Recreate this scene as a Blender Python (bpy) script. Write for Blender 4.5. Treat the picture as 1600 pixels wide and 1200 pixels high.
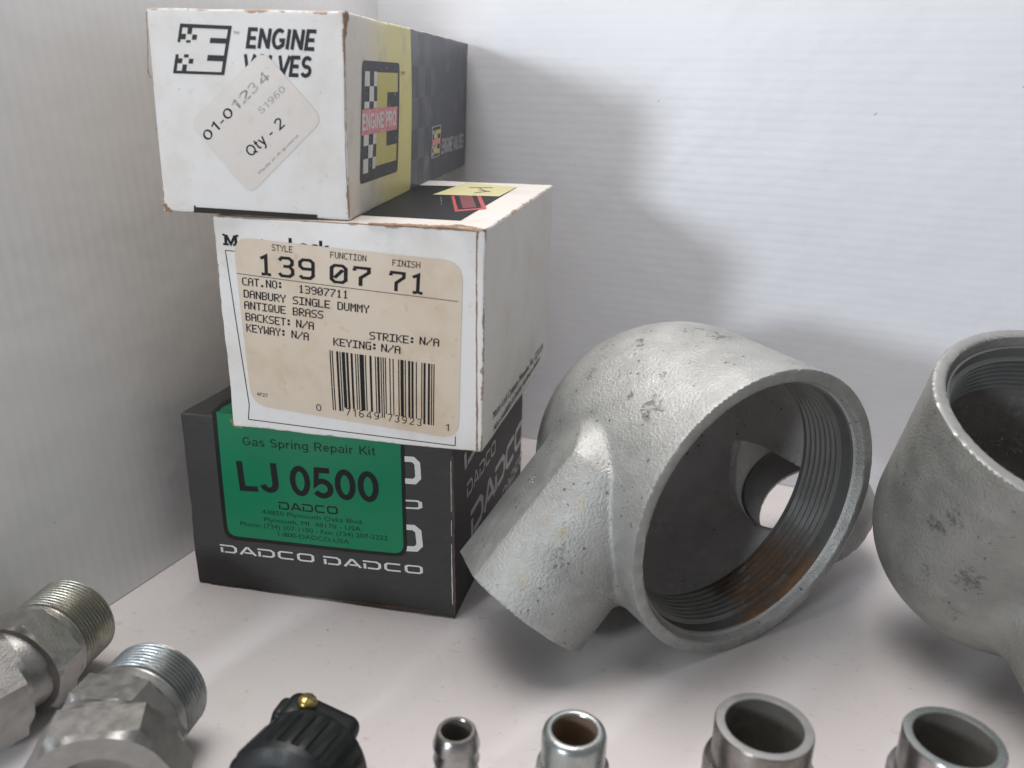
import bpy, math, random
import numpy as np
from mathutils import Vector, Matrix, noise

scene = bpy.context.scene
for ob in list(bpy.data.objects):
    bpy.data.objects.remove(ob)
S = 0.01            # everything below is written in centimetres
random.seed(7)
COL = scene.collection

# ------------------------------------------------------------------ camera
PITCH, ROLL, CAM_H = 0.3391, 0.0225, 16.4416
cp, sp = math.cos(PITCH), math.sin(PITCH)
cr, sr = math.cos(ROLL), math.sin(ROLL)
RT, UP, FW = Vector((1, 0, 0)), Vector((0, sp, cp)), Vector((0, cp, -sp))
CX, CY = RT * cr + UP * sr, UP * cr - RT * sr
cam_d = bpy.data.cameras.new('camera')
cam = bpy.data.objects.new('camera', cam_d)
COL.objects.link(cam)
mw = Matrix((CX, CY, -FW)).transposed().to_4x4()
mw.translation = Vector((0, 0, CAM_H * S))
cam.matrix_world = mw
cam_d.sensor_fit = 'HORIZONTAL'
cam_d.sensor_width = 36
cam_d.lens = 1330.0 * 36 / 1600
cam_d.clip_start = 0.01
cam_d.clip_end = 50
cam_d.dof.use_dof = True
cam_d.dof.focus_distance = 0.27
cam_d.dof.aperture_fstop = 14.0
scene.camera = cam

# ------------------------------------------------------------------ light
world = bpy.data.worlds.new('World')
scene.world = world
world.use_nodes = True
bg = world.node_tree.nodes['Background']
bg.inputs[0].default_value = (0.93, 0.95, 1.0, 1)
bg.inputs[1].default_value = 0.24


def area_light(name, loc, aim, size, power, color, size_y=None):
    d = bpy.data.lights.new(name, 'AREA')
    d.energy = power
    d.color = color
    d.size = size * S
    if size_y:
        d.shape = 'RECTANGLE'
        d.size_y = size_y * S
    else:
        d.shape = 'DISK'
    o = bpy.data.objects.new(name, d)
    COL.objects.link(o)
    o.location = Vector(loc) * S
    o.rotation_euler = (Vector(aim) - Vector(loc)).to_track_quat('-Z', 'Y').to_euler()
    return o


area_light('window_light', (-66, -60, 31), (2, 30, 9), 15, 4.9, (0.85, 0.92, 1.0))
area_light('ceiling_light', (-13, 29, 60), (1, 24, 3), 42, 4.6, (1.0, 0.945, 0.925), 38)

scene.view_settings.view_transform = 'Standard'
scene.view_settings.look = 'None'
scene.view_settings.exposure = 0.0
scene.view_settings.gamma = 1.0
scene.view_settings.use_curve_mapping = False
scene.render.engine = 'CYCLES'
scene.cycles.max_bounces = 10
scene.cycles.use_denoising = True

# ------------------------------------------------------------------ materials
MATS = {}


class NT:
    """small node-tree writer; coordinates come out in centimetres"""

    def __init__(self, name):
        m = bpy.data.materials.new(name)
        m.use_nodes = True
        self.m, self.t = m, m.node_tree
        self.b = self.t.nodes['Principled BSDF']
        tc = self.n('ShaderNodeTexCoord')
        mp = self.n('ShaderNodeVectorMath')
        mp.operation = 'SCALE'
        self.l(tc.outputs['Object'], mp.inputs[0])
        mp.inputs[3].default_value = 1 / S
        self.co = mp.outputs[0]
        self.uv = tc.outputs['UV']

    def n(self, k):
        return self.t.nodes.new(k)

    def l(self, a, b):
        self.t.links.new(a, b)

    def put(self, sock, v):
        if isinstance(v, (int, float)):
            sock.default_value = v
        elif isinstance(v, tuple):
            sock.default_value = v if len(v) == len(sock.default_value) else (*v, 1)
        else:
            self.l(v, sock)

    def noise(self, scale, detail=4, rough=.55, co=None, dist=0):
        k = self.n('ShaderNodeTexNoise')
        self.l(co or self.co, k.inputs['Vector'])
        k.inputs['Scale'].default_value = scale
        k.inputs['Detail'].default_value = detail
        k.inputs['Roughness'].default_value = rough
        k.inputs['Distortion'].default_value = dist
        return k.outputs[0]

    def voro(self, scale, feature='F1', co=None):
        k = self.n('ShaderNodeTexVoronoi')
        k.feature = feature
        self.l(co or self.co, k.inputs['Vector'])
        k.inputs['Scale'].default_value = scale
        return k

    def math(self, op, a, b=0.0, c=0.0, clamp=False):
        k = self.n('ShaderNodeMath')
        k.operation = op
        k.use_clamp = clamp
        self.put(k.inputs[0], a)
        self.put(k.inputs[1], b)
        self.put(k.inputs[2], c)
        return k.outputs[0]

    def step(self, v, lo, hi, o0=0.0, o1=1.0):
        k = self.n('ShaderNodeMapRange')
        k.interpolation_type = 'SMOOTHSTEP'
        self.put(k.inputs[0], v)
        for i, x in enumerate((lo, hi, o0, o1)):
            self.put(k.inputs[i + 1], x)
        return k.outputs[0]

    def mix(self, f, a, b):
        k = self.n('ShaderNodeMix')
        k.data_type = 'RGBA'
        self.put(k.inputs[0], f)
        self.put(k.inputs[6], a)
        self.put(k.inputs[7], b)
        return k.outputs[2]

    def sep(self, v):
        k = self.n('ShaderNodeSeparateXYZ')
        self.l(v, k.inputs[0])
        return k.outputs

    def scaled(self, v, xyz):
        k = self.n('ShaderNodeVectorMath')
        k.operation = 'MULTIPLY'
        self.l(v, k.inputs[0])
        k.inputs[1].default_value = xyz
        return k.outputs[0]

    def attr(self, name):
        k = self.n('ShaderNodeAttribute')
        k.attribute_name = name
        return k.outputs['Fac']

    def bump(self, h, strength, dist_cm, prev=None):
        k = self.n('ShaderNodeBump')
        k.inputs['Strength'].default_value = strength
        k.inputs['Distance'].default_value = dist_cm * S
        self.l(h, k.inputs['Height'])
        if prev is not None:
            self.l(prev, k.inputs['Normal'])
        return k.outputs[0]

    def spot(self, c, r, warp, soft=.35):
        """soft-edged blotch round the object-space point c (cm)"""
        k = self.n('ShaderNodeVectorMath')
        k.operation = 'DISTANCE'
        self.l(self.co, k.inputs[0])
        k.inputs[1].default_value = c
        d = self.math('MULTIPLY_ADD', warp, r * 4.4, self.math('SUBTRACT', k.outputs['Value'], r * 2.2))
        return self.step(d, r, r * (1 - soft), 0, 1)

    def done(self, color=None, rough=None, metal=None, normal=None, spec=None):
        if color is not None:
            self.put(self.b.inputs['Base Color'], color)
        if rough is not None:
            self.put(self.b.inputs['Roughness'], rough)
        if metal is not None:
            self.put(self.b.inputs['Metallic'], metal)
        if normal is not None:
            self.l(normal, self.b.inputs['Normal'])
        if spec is not None:
            self.b.inputs['Specular IOR Level'].default_value = spec
        MATS[self.m.name] = self.m
        return self.m


def ink(name, col, rough=.5, worn=0.0, under=(.7, .68, .65), metal=0.0, wscale=9, spec=.5):
    t = NT(name)
    c = t.mix(t.math('MULTIPLY', t.noise(3.0, 5), .25), col, tuple(x * .8 + .02 for x in col))
    if worn:
        c = t.mix(t.step(t.noise(wscale, 5, .7), .62 - worn * .25, .70 - worn * .15), c, under)
    return t.done(c, rough, metal, spec=spec)


ink('ink_black', (.010, .010, .012), .6, 0, spec=.2)
ink('ink_slate', (.010, .012, .015), .5, 0, spec=.25)
ink('ink_slate_haze', (.038, .043, .052), .45, .03, spec=.35)
ink('ink_grey', (.12, .12, .12), .5)
ink('ink_faded', (.20, .20, .20), .5, .45, (.62, .58, .54))
ink('ink_pale', (.38, .37, .37), .5, .4, (.62, .58, .54))
ink('ink_brown', (.06, .045, .035), .5)
ink('ink_dgreen', (.003, .022, .012), .45, 0, spec=.25)
ink('print_white', (.66, .64, .62), .5, .08, (.3, .3, .3))
ink('print_grey', (.46, .45, .45), .5, .2, (.2, .2, .2))
ink('print_haze', (.52, .50, .49), .5, .15, (.1, .1, .1))
ink('print_yellow', (.56, .50, .14), .45, .06)
ink('print_pink', (.66, .24, .26), .5, .35, (.70, .60, .52))
ink('print_red', (.50, .07, .075), .4, .15, (.2, .1, .1))
ink('print_dred', (.20, .045, .05), .4, .25, (.06, .05, .05))
ink('print_green', (.003, .185, .082), .33, spec=.35)
ink('label_black', (.008, .009, .010), .35, spec=.3)
ink('gap_dark', (.02, .016, .012), .8)  # near-black brown that paints the shade inside the flap gap
ink('kraft', (.27, .17, .105), .85, .25, (.42, .31, .22))
ink('kraft_dark', (.075, .045, .034), .85, .3, (.16, .12, .10))
ink('note_yellow', (.55, .52, .29), .7)


def paper(name, col, stain, amt, rough=.5, edge=True, kraft=(.30, .19, .12), edge_w=.05):
    t = NT(name)
    c = t.mix(t.math('MULTIPLY', t.step(t.noise(.55, 6, .6), .42, .72), amt), col, stain)
    c = t.mix(t.math('MULTIPLY', t.step(t.noise(2.6, 5, .65), .60, .74), amt * .7), c, tuple(x * .8 for x in stain))
    sp_ = t.step(t.noise(7.0, 2), .735, .76)
    c = t.mix(t.math('MULTIPLY', sp_, .45), c, (.25, .20, .16))
    if edge:
        e = t.attr('edge')
        lim = t.math('MULTIPLY', t.step(t.noise(1.6, 5, .65), .44, .74), edge_w * 2.2)
        w = t.step(e, t.math('ADD', lim, -.008), t.math('ADD', lim, .012), 1, 0)
        c = t.mix(t.math('MULTIPLY', w, .85), c, kraft)
    nb = t.bump(t.noise(2.2, 3), .25, .03)
    nb = t.bump(t.noise(38, 2), .10, .006, nb)
    return t.done(c, rough, 0.0, nb)


paper('carton_white', (.74, .73, .71), (.60, .555, .48), .55)
paper('carton_cream', (.68, .655, .615), (.56, .50, .42), .5)
paper('carton_under', (.44, .36, .27), (.36, .28, .2), .5)
paper('label_white', (.66, .62, .575), (.60, .53, .46), .4, .42, False)
paper('label_cream', (.635, .545, .43), (.54, .42, .29), .8, .45, False)

# dark corrugated carton
t = NT('carton_charcoal')
fib = t.noise(1.0, 5, .6, t.scaled(t.co, (2, 2, 26)))
c = t.mix(fib, (.030, .0295, .029), (.062, .060, .058))
e = t.attr('edge')
lim = t.math('MULTIPLY', t.step(t.noise(1.9, 5, .65), .42, .72), .07)
c = t.mix(t.math('MULTIPLY', t.step(e, t.math('ADD', lim, -.008), t.math('ADD', lim, .015), 1, 0), .6), c, (.14, .115, .10))
c = t.mix(t.math('MULTIPLY', t.step(t.noise(6, 3), .73, .76), .5), c, (.17, .16, .15))
nb = t.bump(fib, .3, .01)
nb = t.bump(t.noise(1.2, 3), .3, .03, nb)
t.done(c, .58, 0.0, nb, .3)

# printed side of the valve carton: cream fading into yellow, then dark with ghost squares
t = NT('carton_printed_side')
u, v, _ = t.sep(t.uv)
c = t.mix(t.step(u, .07, .29), (.66, .62, .54), (.68, .62, .24))
chk = t.math('MODULO', t.math('ADD', t.math('FLOOR', t.math('MULTIPLY', u, 17.5)), t.math('FLOOR', t.math('MULTIPLY', v, 5.1))), 2.0)
fade = t.step(u, .46, .72, 1, 0)
dk = t.mix(t.math('MULTIPLY', chk, fade), (.050, .057, .070), (.105, .115, .138))
dk = t.mix(t.math('MULTIPLY', t.noise(1.2, 4), .5), dk, (.085, .092, .107))
c = t.mix(t.step(u, .3985, .4005), c, dk)
c = t.mix(t.math('MULTIPLY', t.step(t.noise(.9, 6, .65), .5, .72), .35), c, (.34, .30, .25))
e = t.attr('edge')
lim = t.math('MULTIPLY', t.step(t.noise(1.6, 5, .65), .46, .74), .09)
c = t.mix(t.math('MULTIPLY', t.step(e, t.math('ADD', lim, -.008), t.math('ADD', lim, .012), 1, 0), .7), c, (.33, .27, .21))
t.done(c, .40, 0.0, t.bump(t.noise(2.2, 3), .2, .03))


# white fluted plastic sheet; the flutes are ribs inside the sheet
def fluted(name, axis, period, base, rib):
    t = NT(name)
    xyz = t.sep(t.co)
    wob = t.math('MULTIPLY_ADD', t.noise(.25, 2), .12, xyz[axis])
    ph = t.math('MULTIPLY', wob, 2 * math.pi / period)
    s = t.math('SINE', ph)
    s2 = t.math('SINE', t.math('MULTIPLY', ph, 2.0))
    prof = t.math('MULTIPLY_ADD', s2, .22, s)
    amp = t.step(t.noise(.22, 3), .30, .70, .35, 1.0)
    k = t.math('MULTIPLY', t.step(prof, -.8, 1.1), amp)
    c = t.mix(k, base, rib)
    c = t.mix(t.math('MULTIPLY', t.step(t.noise(.5, 6, .7), .56, .75), .22), c, tuple(x * .86 for x in base))
    scr = t.noise(1.0, 6, .7, t.scaled(t.co, (.9, .9, 5)), 1.5)
    c = t.mix(t.math('MULTIPLY', t.step(scr, .70, .76), .35), c, (.46, .46, .46))
    sp_ = t.step(t.noise(2.2, 1), .80, .815)
    c = t.mix(t.math('MULTIPLY', sp_, .5), c, (.3, .3, .3))
    nb = t.bump(prof, .22, .0034)
    nb = t.bump(t.noise(.30, 3), .5, .16, nb)
    nb = t.bump(t.noise(14, 3), .08, .01, nb)
    return t.done(c, .40, 0.0, nb, .4)


fluted('fluted_plastic_level', 2, .365, (.735, .757, .793), (.722, .743, .780))
fluted('fluted_plastic_upright', 0, .40, (.77, .78, .775), (.742, .752, .75))

# table sheet with smudges, grit and pencil-thin scratches
t = NT('white_table_sheet')
c = t.mix(t.noise(.14, 4), (.715, .68, .672), (.66, .63, .622))
c = t.mix(t.math('MULTIPLY', t.step(t.noise(.9, 7, .72), .55, .74), .30), c, (.50, .47, .45))
c = t.mix(t.math('MULTIPLY', t.step(t.noise(2.3, 6, .75), .595, .70), .5), c, (.36, .33, .30))
sc_ = t.noise(1.0, 5, .7, t.scaled(t.co, (.8, 3.2, 1)), 2.0)
c = t.mix(t.math('MULTIPLY', t.step(sc_, .645, .70), .38), c, (.34, .31, .29))
sc_ = t.noise(1.0, 6, .75, t.scaled(t.co, (4.0, 1.1, 1)), 1.2)
c = t.mix(t.math('MULTIPLY', t.step(sc_, .665, .72), .5), c, (.22, .20, .19))
v = t.voro(.9)
rs = t.math('MULTIPLY', t.step(t.noise(.5, 2), .45, .75), .065)
c = t.mix(t.math('MULTIPLY', t.step(t.math('MULTIPLY_ADD', t.noise(9, 3), .05, v.outputs['Distance']), t.math('ADD', rs, .015), rs, 0, 1), .75), c, (.13, .12, .11))
t.done(c, t.step(t.noise(.8, 5), .3, .7, .50, .66), 0.0, t.bump(t.noise(9, 4), .10, .02), .4)


def casting(name, tint, spots, dark=1.0, inner=False):
    """galvanised cast iron: pebbled skin, zinc bloom, rubbed dark marks"""
    t = NT(name)
    warp = t.noise(2.6, 6, .72)
    a = tuple(x * dark for x in tint)
    c = t.mix(t.step(t.noise(.55, 5, .6), .35, .68), a, tuple(x * .80 for x in a))
    c = t.mix(t.math('MULTIPLY', t.step(t.noise(1.5, 6, .7), .52, .70), .5), c, tuple(x * 1.16 for x in a))
    pit = t.step(t.noise(5.2, 4, .6), .655, .70)
    msk = t.step(t.noise(.6, 3), .42, .62)
    pit = t.math('MULTIPLY', pit, msk)
    vo = t.voro(3.0)
    pr_ = t.math('MULTIPLY', t.step(t.noise(1.1, 3), .36, .64), .165)
    pit = t.math('MAXIMUM', pit, t.step(t.math('MULTIPLY_ADD', t.noise(11, 3), .10, vo.outputs['Distance']), t.math('ADD', pr_, .06), pr_, 0, 1))
    c = t.mix(t.math('MULTIPLY', pit, .8), c, (.10, .10, .095))
    big = t.math('MULTIPLY', t.step(t.noise(1.15, 7, .78), .665, .70), .7)
    c = t.mix(big, c, (.13, .13, .128))
    rub = t.noise(1.0, 6, .7, t.scaled(t.co, (5.0, .8, 2.2)), .6)
    c = t.mix(t.math('MULTIPLY', t.step(rub, .64, .72), .45), c, (.17, .17, .165))
    for p, r, col in spots:
        k = t.spot(p, r, warp)
        k = t.math('MULTIPLY', k, t.step(t.noise(5.5, 6, .8), .44, .56))
        c = t.mix(t.math('MULTIPLY', k, .34 if col == OCH else .7), c, col)
    peb = t.noise(13, 3, .55)
    fine = t.noise(21, 3, .6)
    nb = t.bump(peb, .6 if not inner else .5, .055)
    nb = t.bump(fine, .6, .016, nb)
    nb = t.bump(t.noise(1.3, 3), .25, .06, nb)
    rg = t.step(t.noise(1.7, 5), .3, .7, .47, .62)
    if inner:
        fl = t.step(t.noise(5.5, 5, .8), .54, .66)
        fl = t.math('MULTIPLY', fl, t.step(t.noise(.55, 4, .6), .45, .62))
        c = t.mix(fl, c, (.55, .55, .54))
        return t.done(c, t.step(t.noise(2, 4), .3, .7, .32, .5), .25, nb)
    return t.done(c, rg, .62, nb)


DK = (.085, .085, .085)
OCH = (.42, .30, .09)
casting('galvanised_casting', (.43, .435, .415), [
    ((-3.12, 1.74, 3.39), .36, DK), ((-3.15, 2.67, 3.36), .17, DK), ((-3.39, 1.57, 3.12), .16, DK), ((.33, 3.07, 4.6), .42, DK), ((.25, 3.8, 4.6), .22, DK),
    ((-2.31, 2.39, 3.99), .17, DK), ((-1.65, 4.39, 4.28), .15, DK), ((-1.8, 4.15, 4.25), .13, DK), ((-3.16, 4.73, 3.27), .30, (.2, .2, .19)),
    ((-6.02, 1.37, -.68), .24, DK), ((-5.88, 1.47, -.36), .20, DK), ((-5.84, 1.68, .02), .22, OCH), ((-6.04, 2.2, .3), .20, OCH), ((-6.94, 1.75, -1.16), .26, OCH), ((-5.27, 1.75, .76), .20, OCH)])
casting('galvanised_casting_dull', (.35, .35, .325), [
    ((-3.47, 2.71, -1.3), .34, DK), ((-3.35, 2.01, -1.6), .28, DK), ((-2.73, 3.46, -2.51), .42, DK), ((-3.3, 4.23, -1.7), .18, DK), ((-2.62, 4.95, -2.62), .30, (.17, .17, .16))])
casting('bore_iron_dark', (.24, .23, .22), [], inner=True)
casting('bore_iron', (.50, .485, .475), [], inner=True)

# machined face / thread of the castings, with rust low on the right side
t = NT('thread_zinc_rusty')
x, y, z = t.sep(t.co)
ang = t.math('ARCTAN2', x, t.math('MULTIPLY', z, -1.0))
cb = t.n('ShaderNodeCombineXYZ')
t.put(cb.inputs[0], t.math('MULTIPLY', ang, 2.2))
t.put(cb.inputs[1], t.math('MULTIPLY', y, 2.6))
streak = t.noise(1.3, 7, .72, cb.outputs[0])
wob = t.math('MULTIPLY_ADD', streak, .55, ang)
k = t.math('MULTIPLY', t.step(wob, .28, .52), t.step(wob, 1.02, 1.40, 1, 0))
k = t.math('MULTIPLY', k, t.step(streak, .30, .46))
c = t.mix(t.noise(1.6, 5), (.25, .25, .24), (.17, .175, .172))
k = t.math('MULTIPLY', k, t.step(t.noise(.9, 6, .7, cb.outputs[0]), .28, .46))
c = t.mix(t.math('MULTIPLY', k, .9), c, (.075, .044, .026))
org_ = t.math('MULTIPLY', t.step(t.noise(3.2, 6, .75), .47, .62), k)
c = t.mix(t.math('MULTIPLY', org_, .65), c, (.16, .083, .035))
edge_ = t.math('MULTIPLY', t.math('MULTIPLY', t.step(y, .75, .45), t.step(streak, .42, .52)), k)
c = t.mix(t.math('MULTIPLY', edge_, .8), c, (.22, .12, .045))
t.done(c, t.math('MULTIPLY_ADD', k, .4, .36), t.math('MULTIPLY_ADD', k, -.62, .65), t.bump(t.noise(12, 4), .35, .015))

t = NT('thread_zinc')
c = t.mix(t.noise(1.6, 5), (.30, .30, .288), (.20, .205, .2))
t.done(c, .42, .65, t.bump(t.noise(12, 4), .35, .015))


def metal(name, a, b, rough, metallic=.9, scratch=(1, 1, 1), bump=.25, patches=None, nscale=1.5):
    t = NT(name)
    c = t.mix(t.step(t.noise(nscale, 5, .65), .32, .68), a, b)
    if patches:
        col, lo = patches
        c = t.mix(t.step(t.noise(1.9, 6, .75), lo, lo + .07), c, col)
    sc_ = t.noise(14, 4, .6, t.scaled(t.co, scratch))
    nb = t.bump(sc_, bump, .012)
    rg = t.step(t.noise(3, 5, .6), .3, .7, rough * .8, rough * 1.3)
    return t.done(c, rg, metallic, nb)


metal('zinc_yellowed', (.38, .37, .31), (.28, .275, .24), .33, .85, (1, 1, 1), .3, ((.47, .42, .24), .60))
metal('zinc_plain', (.34, .36, .355), (.23, .25, .25), .33, .85, (1, 1, 1), .3)
metal('zinc_forged', (.37, .36, .345), (.33, .325, .312), .40, .88, (1, 1, 1), .8, ((.12, .11, .10), .72), 3.5)
metal('zinc_forged_dull', (.32, .315, .30), (.275, .275, .262), .38, .90, (1, 1, 1), .7, ((.17, .085, .055), .74), 3.5)
metal('turned_steel', (.40, .38, .365), (.25, .24, .232), .22, .95, (.2, .2, 6), .3)
metal('turned_steel_dark', (.30, .275, .255), (.19, .175, .162), .25, .95, (.2, .2, 6), .3)
metal('zinc_bright', (.42, .44, .42), (.29, .32, .31), .28, .85, (1, 1, 1), .3)
metal('face_steel', (.37, .362, .35), (.28, .28, .27), .40, .7, (1, 1, 1), .3, ((.13, .13, .13), .66))
metal('bore_brown', (.24, .165, .115), (.17, .115, .08), .6, .1)
metal('bore_steel', (.21, .198, .175), (.15, .142, .124), .45, .35)
metal('machined_face', (.40, .40, .385), (.32, .325, .315), .46, .6, (1, 1, 1), .35, ((.14, .14, .135), .66))
metal('brass', (.48, .38, .13), (.34, .27, .09), .30, .95)
t = NT('black_nylon')
c = t.mix(t.noise(2.5, 5), (.004, .006, .006), (.009, .012, .012))
t.done(c, t.step(t.noise(2, 4), .3, .7, .34, .52), 0.0, t.bump(t.noise(10, 3), .15, .015), .35)


# ------------------------------------------------------------------ object helpers
def mesh(name, verts, faces, mats, smooth=True, sharp=None, slots=None):
    me = bpy.data.meshes.new(name)
    me.from_pydata([tuple(float(c) * S for c in p) for p in verts], [], faces)
    for m in (mats if isinstance(mats, (list, tuple)) else [mats]):
        me.materials.append(MATS[m])
    if slots is not None:
        me.polygons.foreach_set('material_index', slots)
    me.polygons.foreach_set('use_smooth', [smooth] * len(me.polygons))
    if smooth and sharp:
        me.set_sharp_from_angle(angle=math.radians(sharp))
    me.update()
    return me


def thing(name, loc, label, cat, rot=None, group=None):
    o = bpy.data.objects.new(name, None)
    o.empty_display_size = .01
    COL.objects.link(o)
    m = (rot or Matrix.Identity(3)).to_4x4()
    m.translation = Vector(loc) * S
    o.matrix_world = m
    tag(o, label, cat, group)
    return o


def tag(o, label, cat, group=None):
    o['label'] = label
    o['category'] = cat
    if group:
        o['group'] = group


def part(name, me, parent=None, label=None):
    o = bpy.data.objects.new(name, me)
    COL.objects.link(o)
    if parent is not None:
        o.parent = parent
    if label:
        o['label'] = label
    return o


def lathe(prof, seg=96, mat3=None, org=(0, 0, 0), closed=False, rad=None):
    """revolve [(r, z)] round z; rad(theta, r, z) may reshape the radius"""
    V, F = [], []
    n = len(prof)
    for r, z in prof:
        for i in range(seg):
            a = 2 * math.pi * i / seg
            rr = rad(a, r, z) if rad else r
            V.append(Vector((rr * math.cos(a), rr * math.sin(a), z)))
    rows = n if closed else n - 1
    for j in range(rows):
        k = (j + 1) % n
        for i in range(seg):
            i2 = (i + 1) % seg
            F.append((j * seg + i, j * seg + i2, k * seg + i2, k * seg + i))
    M3 = mat3 or Matrix.Identity(3)
    o = Vector(org)
    return [M3 @ p + o for p in V], F


def join(*vf):
    V, F = [], []
    for v, f in vf:
        b = len(V)
        V += list(v)
        F += [tuple(i + b for i in q) for q in f]
    return V, F


def thread_prof(r, depth, z0, z1, pitch, taper=0.0):
    out = []
    n = int(round((z1 - z0) / pitch))
    for i in range(n):
        z = z0 + i * pitch
        k = taper * (z - z0)
        out += [(r - depth + k, z), (r - depth + k, z + pitch * .12), (r + k, z + pitch * .46), (r + k, z + pitch * .62)]
    out.append((r - depth + taper * (z1 - z0), z1))
    return out


def hexr(flat):
    """circumradius limiter: distance to a hexagon of across-flats 2*flat at angle a"""
    def f(a):
        b = (a + math.pi / 6) % (math.pi / 3) - math.pi / 6
        return flat / math.cos(b)
    return f


# ------------------------------------------------------------------ setting
def slab(cx0, cy0, cx1, cy1, z0, z1, lean, thick, mats, nx=60, nz=40, bow=0.0):
    """upright sheet from (x0,y0) to (x1,y1) whose top leans along its back normal"""
    ax, ay = cx1 - cx0, cy1 - cy0
    L = math.hypot(ax, ay)
    ax, ay = ax / L, ay / L
    bx, by = -ay, ax                      # back normal
    V, F = [], []
    for side in (0, 1):
        for j in range(nz + 1):
            for i in range(nx + 1):
                z = z0 + (z1 - z0) * j / nz
                d = lean * z + side * thick + bow * math.sin(math.pi * i / nx)
                V.append((L * i / nx, -d, z))
    N = (nx + 1) * (nz + 1)
    for j in range(nz):
        for i in range(nx):
            a = j * (nx + 1) + i
            F.append((a, a + 1, a + nx + 2, a + nx + 1))
            F.append((N + a + 1, N + a, N + a + nx + 1, N + a + nx + 2))
    for i in range(nx):
        F.append((i + 1, i, N + i, N + i + 1))
        a = nz * (nx + 1) + i
        F.append((a, a + 1, N + a + 1, N + a))
    for j in range(nz):
        a = j * (nx + 1)
        F.append((a, a + nx + 1, N + a + nx + 1, N + a))
        a += nx
        F.append((a + nx + 1, a, N + a, N + a + nx + 1))
    me = mesh('sheet', [(p[0], -p[1], p[2]) for p in V], F, mats, True, 40)
    rot = Matrix(((ax, bx, 0), (ay, by, 0), (0, 0, 1)))
    return me, rot


V = []
nf = 40
for j in range(nf + 1):
    for i in range(nf + 1):
        V.append((-60 + 120 * i / nf, -20 + 90 * j / nf, 0))
F = [(j * (nf + 1) + i, j * (nf + 1) + i + 1, (j + 1) * (nf + 1) + i + 1, (j + 1) * (nf + 1) + i) for j in range(nf) for i in range(nf)]
fl = part('floor', mesh('floor', V, F, 'white_table_sheet', True))
fl['kind'] = 'structure'
fl['label'] = 'pale grey white table sheet under everything, lightly smudged and scratched'

CORNER = (-5.73, 41.38)
me, rot = slab(CORNER[0] - 3.6, CORNER[1] + 1.497, 34, 24.9, .03, 46, .05, .4, 'fluted_plastic_level')
w = part('wall_panel', me)
w.matrix_world = Matrix.Translation(Vector((CORNER[0] - 3.6, CORNER[1] + 1.497, 0)) * S) @ rot.to_4x4()
tag(w, 'white fluted plastic sheet behind everything, its ribs running level', 'wall panel')
me, rot = slab(-15.3, 18.4, CORNER[0] + .75, CORNER[1] + 1.8, .03, 46, .068, .4, 'fluted_plastic_upright')
w = part('wall_panel', me)
w.matrix_world = Matrix.Translation(Vector((-15.3, 18.4, 0)) * S) @ rot.to_4x4()
tag(w, 'grey shaded fluted plastic sheet along the left side, its ribs running upright', 'wall panel')

# ------------------------------------------------------------------ cartons: measured corners and printed graphics (cm on each face)
BOXES = {3: {'FLb': (-10.66, 25.32, 0.02), 'FLt': (-10.609, 25.309, 6.283), 'FRb': (-1.666, 23.495, 0.02), 'FRt': (-1.767, 23.516, 6.282), 'BRb': (0.461, 33.328, 0.02), 'BRt': (0.461, 33.328, 6.307), 'BLb': (-8.0, 35.1, 0.02), 'BLt': (-8.0, 35.1, 6.307)}, 2: {'FLb': (-8.582, 24.281, 6.289), 'FLt': (-8.618, 24.289, 12.731), 'FRb': (-0.824, 22.528, 6.356), 'FRt': (-0.783, 22.519, 12.794), 'BRb': (1.372, 32.152, 6.181), 'BRt': (1.344, 32.026, 12.954), 'BLb': (-6.385, 33.906, 6.114), 'BLt': (-6.49, 33.797, 12.891)}, 1: {'FLb': (-9.969, 24.291, 12.826), 'FLt': (-9.842, 24.275, 18.117), 'FRb': (-4.58, 23.581, 12.766), 'FRt': (-4.499, 23.57, 18.098), 'BRb': (-2.364, 40.075, 12.879), 'BRt': (-2.294, 40.6, 18.097), 'BLb': (-6.7, 40.55, 12.879), 'BLt': (-6.7, 40.55, 18.097)}}
DIMS = {(3, 'F'): (9.1, 6.263), (3, 'R'): (10.061, 6.275), (3, 'T'): (9.022, 10.062), (2, 'F'): (7.993, 6.44), (2, 'R'): (9.809, 6.606), (2, 'T'): (8.032, 9.744), (1, 'F'): (5.413, 5.312), (1, 'R'): (17.132, 5.321), (1, 'T'): (5.389, 17.621)}
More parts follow.
